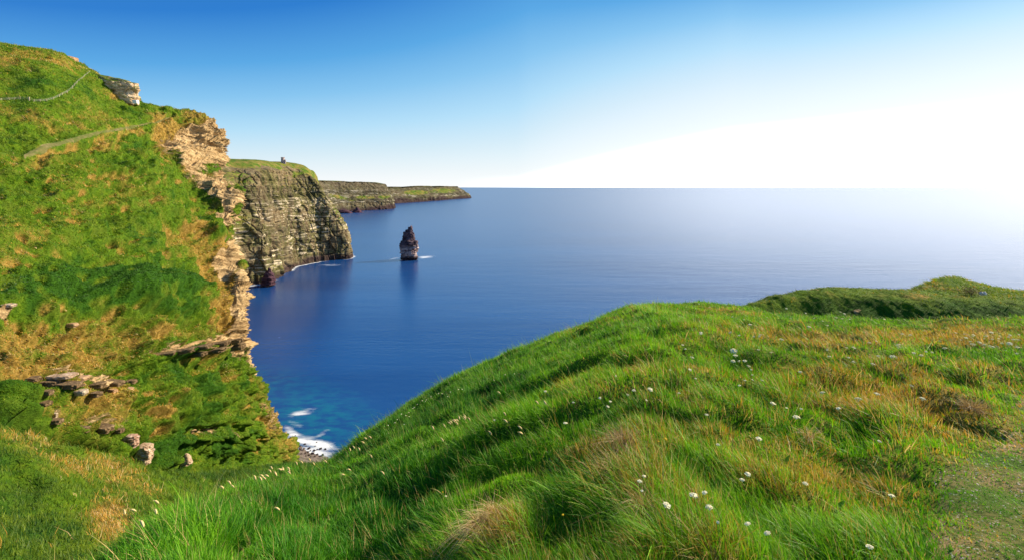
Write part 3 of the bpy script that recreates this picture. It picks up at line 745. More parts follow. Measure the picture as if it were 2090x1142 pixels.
HV[..., 2] += .30 * fbm(x * .16, y * .16, seed=801, octaves=3) + .20 * fbm(x * .55, y * .55, seed=804, octaves=3) + .15 * ridged(x * .5 + y * .3, y * .5, seed=806)
hx, hy = proj(HV)
dry_shadeH = np.clip(.02 + .3 * fbm(x * .2, y * .2, seed=811) + .25 * fbm(x * .8, y * .8, seed=812) + blobs(hx, hy, [(1800, 600, 260, 8, 1, .35), (1620, 605, 80, 14, -8, .3)]) - blobs(hx, hy, [(1800, 650, 330, 34, 0, .6)]), -.6, 1)  # blobs subtracted from dry paint the face's shade as a deeper green
rockH = blobs(hx, hy, [(1750, 635, 14, 12, 0, .55)])
o = grid_obj('side_hill', HV, mat_hill('side_turf', 1.2), {'dry': dry_shadeH, 'rock': rockH}); tag(o, kind='structure')
v, l, c, k = slope_blades(HV, 100000, dry_shadeH, rockH, .22, .035, (-.7, .2, -.3), 45, 1.5, 820, tone=.72)  # low tone darkens the blade tint, standing in for shade on this hill
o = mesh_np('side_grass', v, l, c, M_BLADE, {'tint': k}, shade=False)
tag(o, 'green grass with shade in its tint on the hill at right', 'grass', kind='stuff')
p3 = [1800, 1845, 1880, 1910, 1940, 1985, 2040, 2100, 2300, 2600]
r3 = [([640] * 10, [115] * 10), ([605, 606, 607, 607, 607, 607, 607, 607, 607, 607], [124, 124, 124, 124, 124, 124, 124, 124, 124, 124]),
      ([610, 607, 599, 594, 593, 597, 603, 605, 609, 612], [136, 134, 132, 132, 132, 132, 132, 132, 132, 132]),
      ([615, 600, 584, 574, 571, 577, 590, 597, 607, 612], [150, 146, 144, 143, 143, 144, 146, 146, 146, 146]),
      ([640, 620, 600, 590, 588, 590, 600, 606, 612, 616], [180, 176, 174, 172, 172, 172, 174, 174, 174, 174]),
      ([800] * 10, [230] * 10)]
TV = patch([[P(p3[j], r[0][j], r[1][j]) for j in range(10)] for r in r3], [6, 26, 40, 24, 8], [20, 30, 30, 30, 34, 34, 30, 14, 8])
x, y = TV[..., 0], TV[..., 1]
TV[..., 2] += .5 * fbm(x * .12, y * .12, seed=851, octaves=3) + .3 * fbm(x * .5, y * .5, seed=852, octaves=2)
dryT = np.clip(.2 + .35 * fbm(x * .15, y * .15, seed=853), 0, 1)
o = grid_obj('knoll', TV, mat_hill('knoll_turf', 2.0), {'dry': dryT, 'rock': dryT * 0}); tag(o, kind='structure')
v, l, c, k = slope_blades(TV, 30000, dryT, dryT * 0, .7, .08, (-.7, .2, -.3), 120, 1.5, 860)
o = mesh_np('knoll_grass', v, l, c, M_BLADE, {'tint': k}, shade=False)
tag(o, 'green grass on the far knoll at the right edge', 'grass', kind='stuff')

# ================================================================== sea
def lines(segs):
    a = []
    for s, e, n in segs: a += list(np.linspace(s, e, n, endpoint=False))
    return np.array(a + [segs[-1][1]])


gx = np.concatenate([-np.geomspace(160000, 700, 24), lines([(-640, -520, 20), (-520, -110, 300), (-110, -40, 60), (-40, 400, 20)]), np.geomspace(500, 160000, 24)])
gy = np.concatenate([lines([(-600, 230, 6), (230, 330, 130), (330, 520, 110), (520, 1080, 300), (1080, 1400, 40)]), np.geomspace(1500, 160000, 40)])
SX, SY = np.meshgrid(gx, gy)
SV = np.stack([SX, SY, SX * 0], -1)
sx, sy = proj(SV)


def dist_poly(x, y, pts):
    d = np.full(x.shape, 1e9)
    for (a, b), (a2, b2) in zip(pts[:-1], pts[1:]):
        ux, uy = a2 - a, b2 - b; q = np.clip(((x - a) * ux + (y - b) * uy) / max(ux * ux + uy * uy, 1e-6), 0, 1)
        d = np.minimum(d, np.hypot(x - a - q * ux, y - b - q * uy))
    return d


nA = AV.shape[1]
shoreA = [(AV[3, j, 0], AV[3, j, 1]) for j in range(0, nA, 4)]
dA = dist_poly(SX, SY, shoreA)
brk = .5 + .8 * fbm(SX * .02, SY * .02, seed=900, octaves=3)
foam = 1.15 * (1 - smooth(1, 11, dA)) * np.clip(brk * 1.3 - .05, 0, 1.2)
wx = sx + 6 * fbm(SX * .03, SY * .03, seed=905); wy = sy + 2 * fbm(SX * .03, SY * .03, seed=906)
fo = [(673, 541, 26, 2.6, -3, .75), (592, 549, 18, 4, -12, .7), (572, 560, 14, 3, -15, .8), (560, 572, 9, 4, -10, .8), (515, 583, 14, 3.5, -12, .9), (868, 525, 16, 2.6, -4, 1.15), (806, 528, 15, 2.2, -6, .8), (836, 531.5, 22, 1.3, 0, .8), (640, 536, 40, 1.5, -6, .6),
      (618, 842, 32, 7, -12, .95), (644, 874, 12, 2.5, -5, .5), (658, 884, 22, 6, -28, .7), (600, 862, 30, 7, 18, .55), (600, 880, 28, 10, 30, 1.0), (625, 897, 42, 12, 14, 1.15), (655, 906, 40, 12, 12, 1.2), (640, 925, 40, 18, 10, 1.25),
      (674, 614, 8, 1.5, -12, .35), (560, 613, 6, 1.5, -8, .3), (600, 680, 40, 1.5, -12, .22), (545, 690, 40, 1.2, -14, .2), (636, 667, 6, 1.5, -20, .25)]
foam = np.maximum(foam, blobs(wx, wy, fo) * (SY < 1200))
shal = smooth(30, 0, 0 * SX + 30) * 0 + blobs(sx, sy, [(590, 800, 110, 40, 12, .45), (640, 850, 120, 60, 10, .9), (570, 790, 40, 30, 0, .6), (700, 860, 60, 40, 0, .4)]) * (SY < 600)
shal = np.maximum(shal, .5 * (1 - smooth(5, 40, dA)) * 0)
t = NT('sea_water'); p = t.pos(); fa = t.attr('foam').outputs['Fac']; sh = t.attr('shallow').outputs['Fac']
w1 = t.noise(t.mapping(p, (.010, .035, 1), (0, 0, .15)), 1.0, 6, .6); w2 = t.noise(t.mapping(p, (.09, .16, 1), (0, 0, -.2)), 1.0, 5, .6); w3 = t.noise(t.mapping(p, (.0011, .006, 1), (0, 0, .1)), 1.0, 5, .6)
body = t.ramp(w3, [(.35, (.005, .040, .16)), (.65, (.008, .06, .21))])
body = t.mix(t.math('MULTIPLY', sh, t.step(w2, .35, .65)), body, (.006, .12, .20))
fn = t.noise(t.mapping(p, (.05, .16, 1), (0, 0, .5)), 1.0, 8, .75)
fmask = t.step(t.math('ADD', fa, t.math('MULTIPLY', t.math('SUBTRACT', fn, .5), 2.6)), .40, 1.5)
col = t.mix(fmask, body, (.74, .80, .86))
h = t.math('ADD', t.math('MULTIPLY', w1, 1.0), t.math('MULTIPLY', w2, .35))
nrm = t.bump(h, 2.2, .20)
rg = t.math('ADD', t.math('MULTIPLY', fmask, .4), .26)
M_SEA = t.done(t.n('ShaderNodeBsdfPrincipled', {'Base Color': col, 'Roughness': rg, 'IOR': 1.5, 'Specular IOR Level': .5, 'Normal': nrm}).outputs['BSDF'])
o = grid_obj('sea', SV, M_SEA, {'foam': foam, 'shallow': shal}); tag(o, kind='structure')


# ================================================================== rocks
def rock_mesh(name, prof_, depth, mat, seed, amp, nz=60, na=72, bed=.4, parent=None, org=None, power=2.6, turf=None, flat=False):
    """rock with a given outline: prof_ = list of (z, x_left, x_right) in metres, depth = half depth factor"""
    pr = np.array(sorted(prof_)); zz = np.linspace(pr[0, 0], pr[-1, 0], nz)
    xl, xr = np.interp(zz, pr[:, 0], pr[:, 1]), np.interp(zz, pr[:, 0], pr[:, 2])
    an = np.linspace(0, 2 * math.pi, na, endpoint=False)
    Z_, A_ = np.meshgrid(zz, an, indexing='ij')
    cx = ((xl + xr) / 2)[:, None]; hw = ((xr - xl) / 2)[:, None]
    ca, sa = np.cos(A_), np.sin(A_)
    se = (np.abs(ca) ** power + np.abs(sa) ** power) ** (-1 / power)
    hd = np.maximum(hw, (pr[:, 2] - pr[:, 1]).max() * .12) * depth
    Xx, Yy = hw * se * ca, hd * se * sa
    sz = max(pr[:, 2].max() - pr[:, 1].min(), pr[-1, 0] - pr[0, 0]); q = 8 / sz
    lay = _hash(np.floor(Z_ * bed * q * 2 + .6 * noise(Xx * q * .4, Yy * q * .4, seed=seed)).astype(np.int64), np.zeros(Z_.shape, np.int64), np.zeros(Z_.shape, np.int64), seed)
    _, gap, cell = worley(Xx * q * .8 + 50, Yy * q * .8, Z_ * q * 1.1, seed=seed + 2)
    d = 1 + amp * ((lay - .5) * .8 + (cell - .5) * .9 - .5 * (1 - smooth(0, .18, gap)) + .5 * fbm(Xx * q, Yy * q, Z_ * q, seed=seed + 7, octaves=3))
    V = np.stack([cx + Xx * d, Yy * d, Z_ + amp * sz * .06 * fbm(Xx * q * 1.3, Yy * q * 1.3, Z_ * q, seed=seed + 9, octaves=2)], -1)
    i = np.arange(nz * na).reshape(nz, na)
    a, b = i[:-1], i[1:]
    qd = np.stack([a, np.roll(a, -1, 1), np.roll(b, -1, 1), b], -1).reshape(-1, 4)
    top = V[-1].mean(0) + np.array([0, 0, .02 * sz]); vv = np.concatenate([V.reshape(-1, 3), top[None]])
    tri = np.stack([i[-1], np.roll(i[-1], -1), np.full(na, nz * na)], -1)
    loops = np.concatenate([qd.ravel(), tri.ravel()]); cnt = np.concatenate([np.full(len(qd), 4), np.full(na, 3)])
    o = mesh_np(name, vv, loops, cnt, mat, None, not flat, parent)
    if org is not None: o.location = org
    return o


# lone sea stack
zo = lambda zx, zy: (760 + zx / 9.52, 440 + zy / 9.52)
spx = [(870, 533, 910), (838, 536, 907), (832, 560, 886), (770, 557, 886), (764, 548, 892), (700, 546, 892), (660, 540, 898), (590, 522, 898), (575, 528, 890), (548, 532, 890), (542, 570, 884), (508, 578, 884), (503, 606, 828), (446, 618, 812), (438, 600, 808), (392, 598, 806), (345, 600, 790), (339, 645, 784), (300, 652, 780), (294, 690, 774), (250, 705, 770), (244, 738, 768), (228, 744, 764)]
YS_ = 1013.0
c0 = P(836, 530, YS_)
pr = [((532 - (440 + a / 9.52)) * YS_ / F, (760 + b / 9.52 - 836) * YS_ / F, (760 + c_ / 9.52 - 836) * YS_ / F) for a, b, c_ in spx]
t = NT('stack_rock'); p = t.n('ShaderNodeTexCoord').outputs['Object']; zz = t.n('ShaderNodeSeparateXYZ', {0: p}).outputs['Z']
a = t.noise(t.mapping(p, (.02, .02, .35)), 1.0, 5, .65, .1); b = t.noise(p, .25, 7, .7)
up = t.ramp(b, [(.35, (.03, .02, .028)), (.52, (.085, .06, .075)), (.68, (.20, .15, .165))])
lo = t.ramp(t.math('ADD', t.math('MULTIPLY', a, .65), t.math('MULTIPLY', b, .35)), [(.38, (.07, .045, .05)), (.48, (.26, .19, .19)), (.56, (.52, .42, .40)), (.68, (.72, .63, .60))])
lo = t.mix(t.step(zz, 10, 4), lo, (.035, .022, .026))
M_ST = t.done(t.principled(t.mix(t.step(t.math('ADD', zz, t.math('MULTIPLY', b, 10)), 30, 40), lo, up), .92, t.bump(t.math('ADD', a, b), 1.5, .9), spec=.1))
o = rock_mesh('sea_stack', pr, .8, M_ST, 21, .32, 170, 150, .7, flat=True, org=(c0[0], YS_, 0))
tag(o, 'tall dark rock stack with pointed top standing alone in the blue sea', 'sea stack')

M_PALE = mat_rock('pale_bedded_rock', (.12, .08, .05), (.42, .33, .23), (.74, .66, .55), 2.0)
M_TAN = mat_rock('tan_rock', (.14, .075, .04), (.4, .25, .14), (.6, .45, .3), 2.0)
M_PURP = mat_rock('wet_dark_rock', (.03, .015, .024), (.07, .035, .05), (.13, .075, .09), 8.0)


def rock_at(name, base_px, Yd, outline, depth, mat, seed, amp, **kw):
    """outline: list of (py, px_left, px_right) on the photo, standing at distance Yd"""
    bx_, by_ = base_px; g = P(bx_, by_, Yd)
    pr = [((by_ - a) * Yd / F, (b - bx_) * Yd / F, (c_ - bx_) * Yd / F) for a, b, c_ in outline]
    return rock_mesh(name, pr, depth, mat, seed, amp, org=g, **kw)


M_CRAG = mat_rock('crag_rock', (.10, .055, .03), (.50, .36, .22), (.86, .74, .57), 5, turf=True)
o = rock_at('crag', (250, 205), 203, [(214, 226, 279), (200, 212, 280), (188, 204, 281), (178, 198, 283), (171, 194, 284), (165, 190, 262), (158, 186, 230), (152, 182, 200), (149, 180, 188)], .5, M_CRAG, 31, .20, nz=90, na=140, bed=.5)
tag(o, 'pale bedded rock crag jutting from the skyline of the green headland', 'rock outcrop')
o = rock_at('crag', (138, 130), 199, [(138, 122, 150), (128, 120, 152), (122, 116, 155), (118, 114, 155), (115.5, 114, 145)], .7, mat_rock('tan_crag_rock', (.12, .06, .035), (.42, .25, .14), (.66, .48, .32), 5), 37, .18, nz=40, na=70, bed=.5)
tag(o, 'small reddish overhanging rock crag highest on the headland skyline', 'rock outcrop')
o = rock_at('stone_block', (277, 208), 199, [(212, 272.5, 282), (207, 272, 282), (205, 272.5, 281.5)], .8, mat_plain('white_stone', (.80, .74, .70), .8, .1, 3), 39, .04, nz=12, na=28, power=6)
tag(o, 'white stone block at the foot of the pale skyline crag', 'stone block')
M_BOULD = mat_rock('boulder_rock', (.13, .075, .04), (.42, .30, .20), (.78, .66, .52), .45, .6)
h1 = pickL(292, 935)
o = rock_at('boulder', (292, 938), h1[1] - 1.5, [(945, 277, 304), (938, 274, 306), (925, 276, 309), (912, 277, 311), (907, 279, 308), (905, 284, 300)], .7, M_BOULD, 41, .20, nz=22, na=30, bed=.3, flat=True, power=4)
tag(o, 'large pale speckled boulder at the foot of the left cliff', 'boulder')
h1 = pickL(272, 900)
o = rock_at('boulder', (268, 906), h1[1] - 1.2, [(910, 256, 279), (900, 254, 281), (892, 255, 281), (887, 258, 279), (886, 262, 274)], .7, mat_rock('brown_boulder_rock', (.12, .07, .045), (.36, .22, .15), (.7, .58, .5), .8, .6), 43, .22, nz=18, na=26, bed=.3, flat=True, power=4)
tag(o, 'smaller brown boulder perched just above the large pale boulder', 'boulder')
h1 = pickL(380, 935)
o = rock_at('boulder', (381, 940), h1[1] - 1.0, [(946, 370, 390), (938, 370, 391), (930, 374, 388), (925, 378, 384)], .8, M_BOULD, 45, .24, nz=16, na=22, flat=True)
tag(o, 'brownish boulder half hidden in greenery right of the large pale boulder', 'boulder')
# slabs of the exposed rock band on the left cliff
for i, (px, py, w, hh, lab) in enumerate([(163, 799, 14, 9, 'white square rock block in the left cliff band, lit by sun'), (111, 846, 6, 8, 'small white rock slab low on the left cliff'), (125, 766, 26, 6, 'long flat rock ledge slab at the top of the left cliff band'), (160, 771, 18, 7, 'grey flat rock slab right of the long ledge slab'),
                                          (146, 662, 12, 7, 'lone rock slab in the golden grass bank'), (14, 622, 15, 5, 'pale flat rock slab at the left edge of the grass slope'), (258, 795, 12, 9, 'brown rock block at the right end of the left cliff band'), (225, 800, 12, 12, 'dark rock block in the left cliff band')]):
    h1 = pickL(px, py)
    m = [M_PALE, M_PALE, M_BOULD, M_TAN, M_TAN, M_PALE, M_TAN, M_TAN][i]
    o = rock_at('rock_slab', (px, py + hh * .5), h1[1] - .1, [(py + hh * .6, px - w * .95, px + w * .9), (py + hh * .2, px - w, px + w), (py - hh * .3, px - w * .98, px + w), (py - hh * .5, px - w * .9, px + w * .86)], .55, m, 50 + i, .13, nz=14, na=36, power=7, flat=True)
    tag(o, lab, 'rock slab')
M_SLAB = mat_rock('brown_slab_rock', (.045, .028, .016), (.15, .10, .052), (.36, .26, .15), .9, 1.6)
rs = random.Random(4)
for px, py, w, hh in [(62, 772, 20, 7), (98, 780, 20, 8), (140, 784, 26, 8), (190, 786, 22, 9), (232, 780, 20, 7), (262, 778, 14, 7), (92, 800, 14, 8), (192, 803, 16, 8), (86, 822, 18, 7), (110, 858, 16, 7), (155, 876, 24, 8), (205, 872, 24, 9), (238, 878, 14, 7), (40, 790, 16, 6)]:
    g = pickL(px, py)
    o = rock_at('rock_slab', (px, py + hh * .5), g[1] - .05, [(py + hh * .6, px - w * .9, px + w * .95), (py + hh * .15, px - w, px + w * rs.uniform(.9, 1)), (py - hh * .3, px - w * rs.uniform(.8, 1), px + w), (py - hh * .5, px - w * .86, px + w * .9)], .5, M_SLAB, 200 + int(px), .16, nz=12, na=34, power=8, flat=True)
    o.rotation_euler = (0, math.radians(rs.uniform(-5, 3)), rs.uniform(-.2, .2))
    tag(o, 'brown flat slab in the bedded rock band low on the left cliff', 'rock slab', 'brown slabs of the left rock band')
for px, py, w, hh in [(372, 716, 24, 7), (405, 709, 24, 7), (440, 703, 26, 8), (476, 697, 22, 9), (395, 723, 26, 6), (432, 716, 26, 7), (470, 710, 26, 7), (335, 722, 22, 6), (488, 706, 14, 8)]:
    g = pickL(px, py)
    o = rock_at('rock_slab', (px, py + hh * .5), g[1] - .1, [(py + hh * .6, px - w * .9, px + w * .95), (py + hh * .15, px - w, px + w), (py - hh * .3, px - w * rs.uniform(.8, 1), px + w), (py - hh * .5, px - w * .86, px + w * .9)], .4, M_SLAB, 300 + int(px), .16, nz=12, na=34, power=8, flat=True)
    o.rotation_euler = (0, math.radians(rs.uniform(-11, -5)), rs.uniform(-.2, .2))
    tag(o, 'brown flat slab in the overhanging ledge above the green gully wall', 'rock slab', 'brown slabs of the overhanging ledge')
# pinnacles by the cliff foot
o = rock_at('rock_pinnacle', (547, 578), 745, [(581, 533, 561), (573, 535, 560), (566, 536, 558), (560, 541, 557), (555, 542, 555), (551, 546, 554), (547, 547, 551)],   .9, M_PURP, 61, .34, nz=50, na=50)
tag(o, 'dark purple rock pinnacle in the surf at the cliff foot', 'rock pinnacle')
o = rock_at('rock_pinnacle', (707, 500), 1045, [(520, 700, 716), (500, 703, 712), (485, 704, 710), (476, 704.5, 708.5), (471, 705, 708)], .8, mat_rock('brown_pinnacle_rock', (.06, .04, .03), (.16, .11, .08), (.3, .22, .16), 6), 63, .14, nz=40, na=36)
tag(o, 'thin rock pinnacle leaning on the seaward edge of the tall cliff', 'rock pinnacle')
o = rock_at('skerry', (728, 433), 2890, [(437, 714, 742), (432, 718, 738), (428, 724, 734), (424, 727, 731)], .8, M_PURP, 65, .2, nz=24, na=36)
tag(o, 'small dark purple skerry below the far headland', 'skerry')
o = rock_at('skerry', (705, 434), 2820, [(439, 680, 722), (433, 685, 718), (429, 690, 708)], .6, M_PURP, 66, .2, nz=24, na=36)
tag(o, 'low wide purple skerry left of the small one below the far headland', 'skerry')

# ---- beach
bg = np.array([[P(px, py, 150.0 / (py - HY) * F) for px in np.linspace(575, 700, 40)] for py in np.linspace(905, 985, 30)])
u = np.linspace(0, 1, 40)[None]; v_ = np.linspace(0, 1, 30)[:, None]
bg[..., 2] = -.9 + 3.0 * smooth(.05, .9, v_ + .18 * (1 - u) * 2 - .12 * u) + .25 * fbm(bg[..., 0] * .3, bg[..., 1] * .3, seed=950)
M_SH = mat_rock('shingle_stone', (.05, .04, .04), (.16, .13, .115), (.34, .29, .25), .8, .5)
o = grid_obj('beach', bg, M_SH); tag(o, kind='structure')


def pebble(name, r, seed, mat):
    rg = np.random.default_rng(seed); n, m = 7, 10
    ph = np.linspace(0, math.pi, n + 2)[1:-1]; an = np.linspace(0, 2 * math.pi, m, endpoint=False)
    PH, AN = np.meshgrid(ph, an, indexing='ij')
    rad = 1 + .26 * rg.normal(size=PH.shape).clip(-1.2, 1.2)
    V = np.stack([np.sin(PH) * np.cos(AN) * rad * r[0], np.sin(PH) * np.sin(AN) * rad * r[1], np.cos(PH) * rad * r[2]], -1)
    vv = np.concatenate([V.reshape(-1, 3), [[0, 0, r[2]], [0, 0, -r[2]]]]); i = np.arange(n * m).reshape(n, m)
    qd = np.stack([i[:-1], i[1:], np.roll(i[1:], -1, 1), np.roll(i[:-1], -1, 1)], -1).reshape(-1, 4)
    t1 = np.stack([np.full(m, n * m), i[0], np.roll(i[0], -1)], -1); t2 = np.stack([np.full(m, n * m + 1), np.roll(i[-1], -1), i[-1]], -1)
    return mesh_np(name, vv, np.concatenate([qd.ravel(), t1.ravel(), t2.ravel()]), np.concatenate([np.full(len(qd), 4), np.full(2 * m, 3)]), mat, None, False)


M_WET = mat_rock('wet_boulder_rock', (.012, .01, .014), (.035, .026, .034), (.09, .07, .075), .6, .5)
zb3 = lambda zx, zy: (520 + zx / 5.19, 740 + zy / 5.19)
BD = [(530,862,14,'dark'),(575,905,20,'dark'),(630,930,18,'dark'),(697,910,20,'dark'),(748,915,16,'dark'),(610,962,26,'dark'),(660,972,18,'dark'),(480,882,12,'dark'),(440,805,14,'dark'),(405,835,16,'dark'),(655,842,9,'dark'),
      (430,770,8,'dark'),(560,945,18,'dark'),(660,918,12,'dark'),(545,880,8,'dark'),(500,890,9,'dark'),(720,975,18,'dark'),(690,990,16,'dark'),(640,880,8,'dark'),(590,930,10,'dark'),(380,790,10,'dark'),(415,850,9,'dark'),(470,870,8,'dark'),
      (485,915,22,'grey'),(520,920,16,'grey'),(455,940,14,'grey'),(540,965,16,'grey'),(580,985,18,'grey'),(500,975,18,'grey'),(450,975,14,'grey'),(430,900,12,'grey'),(545,1000,14,'grey'),(600,1005,16,'grey'),(480,1005,14,'grey'),(640,1000,16,'grey'),(430,945,10,'grey'),(520,1000,10,'grey'),(570,960,10,'grey'),(460,905,12,'grey')]
protos = {}
for i, (zx, zy, w, kd) in enumerate(BD):
    px, py = zb3(zx, zy); Yd = 150.0 / (py - HY) * F; g = P(px, py, Yd)
    r = w / 5.19 / 2 * Yd / F * 1.7
    if (kd, i % 4) not in protos:
        o = pebble('beach_boulder', (1.0, .8, .62), 70 + i, M_WET if kd == 'dark' else M_SH); protos[(kd, i % 4)] = o
    else:
        o = protos[(kd, i % 4)].copy(); COL.objects.link(o)
    o.location = (g[0], g[1], .15 if kd == 'dark' else .9); o.scale = (r, r, r); o.rotation_euler = (0, 0, i * 1.3)
    if kd == 'dark': tag(o, 'dark wet boulder among the white surf of the small beach', 'boulder', 'dark boulders in the surf')
    else: tag(o, 'grey dry boulder on the small shingle beach below the cliff', 'boulder', 'grey boulders on the shingle')

# ================================================================== tower on the cliff
def lathe(name, prof_, mat, parent, n=24, loc=(0, 0, 0)):
    an = np.linspace(0, 2 * math.pi, n, endpoint=False); pr = np.array(prof_)
    V = np.stack([pr[:, 0][:, None] * np.cos(an)[None], pr[:, 0][:, None] * np.sin(an)[None], np.repeat(pr[:, 1][:, None], n, 1)], -1) + np.array(loc)
    i = np.arange(len(pr) * n).reshape(len(pr), n); a, b = i[:-1], i[1:]
    q = np.stack([a, np.roll(a, -1, 1), np.roll(b, -1, 1), b], -1).reshape(-1, 4)
    return mesh_np(name, V.reshape(-1, 3), q, np.full(len(q), 4), mat, None, False, parent)


def boxes(name, bs, mat, parent=None):
    """several boxes of one part: (cx, cy, cz, sx, sy, sz, rot)"""
    vs, qs = [], []
    for k, (cx, cy, cz, sx_, sy_, sz_, a) in enumerate(bs):
        c = np.array([[x_, y_, z_] for z_ in (-.5, .5) for x_, y_ in ((-.5, -.5), (.5, -.5), (.5, .5), (-.5, .5))]) * (sx_, sy_, sz_)
        ca, sa = math.cos(a), math.sin(a)
        c = np.stack([c[:, 0] * ca - c[:, 1] * sa + cx, c[:, 0] * sa + c[:, 1] * ca + cy, c[:, 2] + cz], -1); vs.append(c)
        qs += [[8 * k + j for j in q] for q in ((3, 2, 1, 0), (4, 5, 6, 7), (0, 1, 5, 4), (1, 2, 6, 5), (2, 3, 7, 6), (3, 0, 4, 7))]
    return mesh_np(name, np.concatenate(vs), np.array(qs), np.full(len(qs), 4), mat, None, False, parent)


g = P(577.2, 332.5, 1010)
tw = empty('tower', g, label='small round stone tower standing on top of the tall grassy cliff', cat='tower')
M_TW = mat_rock('tower_stone', (.26, .2, .19), (.4, .31, .29), (.5, .41, .38), 1.5, .5); M_DK = mat_plain('dark_opening', (.03, .03, .035))
lathe('wall', [(3.7, -3), (3.55, 0), (3.3, 9.2), (3.75, 9.7), (3.75, 10.6), (3.2, 10.6), (3.2, 10.0), (.01, 10.0)], M_TW, tw)
for a in np.linspace(0, 2 * math.pi, 11)[:-1]:
    boxes('merlon', [(3.45 * math.cos(a), 3.45 * math.sin(a), 11.0, .55, 1.0, .9, a)], M_TW, tw)
boxes('turret', [(4.9, -.4, 1.6, 2.8, 3.2, 8.2, .2), (4.9, -.4, 5.95, 3.2, 3.6, .5, .2)], M_TW, tw)
boxes('window', [(-.6, -3.42, 6.0, .7, .3, 1.6, 0)], M_DK, tw); boxes('door', [(.9, -3.6, 1.0, 1.0, .3, 2.2, 0)], M_DK, tw)

# ================================================================== fence on the headland
fence = empty('fence', tuple(pickL(60, 206)), label='post and wire fence curving across the steep green field', cat='fence')
base = np.array(fence.location)
fp = [(-60, 205, 6), (-25, 205, 6), (2, 206, 6), (19, 204, 6), (30, 204.5, 6.5), (41, 204, 6.5), (59, 206, 8), (70, 208, 6.5), (82, 208.5, 6.5), (96, 206.5, 6), (109, 203, 6), (121, 198, 6), (127, 194, 6), (137, 190, 6), (148, 181, 6.5), (153, 175, 6), (158, 170, 5.5), (163, 165, 5), (168, 161, 5), (173, 156, 4.5), (178, 152, 4), (183, 148, 4)]
M_POST = mat_plain('weathered_wood', (.42, .36, .22), .85, .3, 6); M_WIRE = mat_plain('wire', (.32, .34, .28), .6, .1, 6)
tops = []
for px, py, hp in fp:
    g = pickL(px, py); hgt = hp * g[1] / F * .85
    w = .34 if px == 59 else .13
    tl = random.uniform(-.12, .12)
    o = boxes('post', [(0, 0, hgt / 2 - .2, w, w, hgt + .4, 0)], M_POST, fence); o.location = g - base; o.rotation_euler = (0, tl, random.random())
    tops.append((g - base, hgt))
wv, wq = [], []
for (a, ha), (b, hb) in zip(tops[:-1], tops[1:]):
    for f in (.35, .62, .9):
        p0, p1 = a + np.array([0, 0, ha * f]), b + np.array([0, 0, hb * f]); k = len(wv); e = .025
        wv += [p0 - [0, 0, e], p1 - [0, 0, e], p1 + [0, 0, e], p0 + [0, 0, e], p0 - [0, e, 0], p1 - [0, e, 0], p1 + [0, e, 0], p0 + [0, e, 0]]
        wq += [[k, k + 1, k + 2, k + 3], [k + 4, k + 5, k + 6, k + 7]]
mesh_np('wire', np.array(wv), np.array(wq), np.full(len(wq), 4), M_WIRE, None, False, fence)

# ================================================================== flowers, seed heads, leaves
def tube(path, rad, n=5):
    path = np.array(path, float); m = len(path); rad = np.broadcast_to(np.asarray(rad, float), (m,))
    tg = np.gradient(path, axis=0); tg /= np.linalg.norm(tg, axis=1, keepdims=True)
    ref = np.array([1., 0, 0]); s = np.cross(tg, ref); s /= np.maximum(np.linalg.norm(s, axis=1, keepdims=True), 1e-6); u_ = np.cross(tg, s)
    an = np.linspace(0, 2 * math.pi, n, endpoint=False)
    V = path[:, None] + rad[:, None, None] * (s[:, None] * np.cos(an)[None, :, None] + u_[:, None] * np.sin(an)[None, :, None])
    i = np.arange(m * n).reshape(m, n); a, b = i[:-1], i[1:]
    return V.reshape(-1, 3), np.stack([a, np.roll(a, -1, 1), np.roll(b, -1, 1), b], -1).reshape(-1, 4)


def cat(parts):
    vs, qs, off = [], [], 0
    for v, q in parts: vs.append(v); qs.append(q + off); off += len(v)
    return np.concatenate(vs), np.concatenate(qs)


M_STEM = mat_plain('green_stem', (.08, .17, .02), .6); M_WHITE = mat_plain('white_petals', (.88, .82, .54), .7, .08, 300)
M_YEL = mat_plain('yellow_petals', (.75, .52, .02), .6, .1, 300); M_SEED = mat_plain('cream_seed', (.72, .55, .25), .8, .2, 200); M_LEAF = mat_plain('broad_leaf', (.15, .38, .05), .5, .25, 30)
M_STRAW = mat_blades('straw_strands', .25)


def umbel(seed, R=.026):
    """flat-topped head: many small florets on short rays; returns verts, quads around the origin (top of the stem)"""
    rg = np.random.default_rng(seed); parts = []
    n = 46
    for i in range(n):
        r = R * math.sqrt((i + .5) / n) * rg.uniform(.9, 1.1); a = i * 2.39996
        c = np.array([r * math.cos(a), r * math.sin(a), .006 + .9 * (R - r) * (1 - .4 * (R - r) / R) * .7 + rg.normal() * .0018])
        s = rg.uniform(.0032, .0052); tx, ty = rg.normal(size=2) * .35
        q = np.array([[s, 0, s * tx], [0, s, s * ty], [-s, 0, -s * tx], [0, -s, -s * ty]]) + c
        lo_ = q * [1, 1, 1] - [0, 0, .003]
        parts.append((np.concatenate([q, lo_]), np.array([[0, 1, 2, 3], [0, 4, 5, 1], [1, 5, 6, 2], [2, 6, 7, 3], [3, 7, 4, 0]])))
    for i in range(10):
        a = i * .628; e = np.array([.75 * R * math.cos(a), .75 * R * math.sin(a), .006])
        parts.append(tube([(0, 0, -.016), e * .5 + [0, 0, -.004], e], .0008, 3))
    return cat(parts)


def stem_arr(h, bend, r=.0016):
    return tube([(0, 0, -.05), (bend * .05, 0, h * .35), (bend * .35, 0, h * .7), (bend, 0, h)], [r, r, r * .8, r * .6], 5)


def build_mesh(name, vq, mat):
    o = mesh_np(name, vq[0], vq[1], np.full(len(vq[1]), 4), mat, None, False)
    me = o.data; bpy.data.objects.remove(o); return me


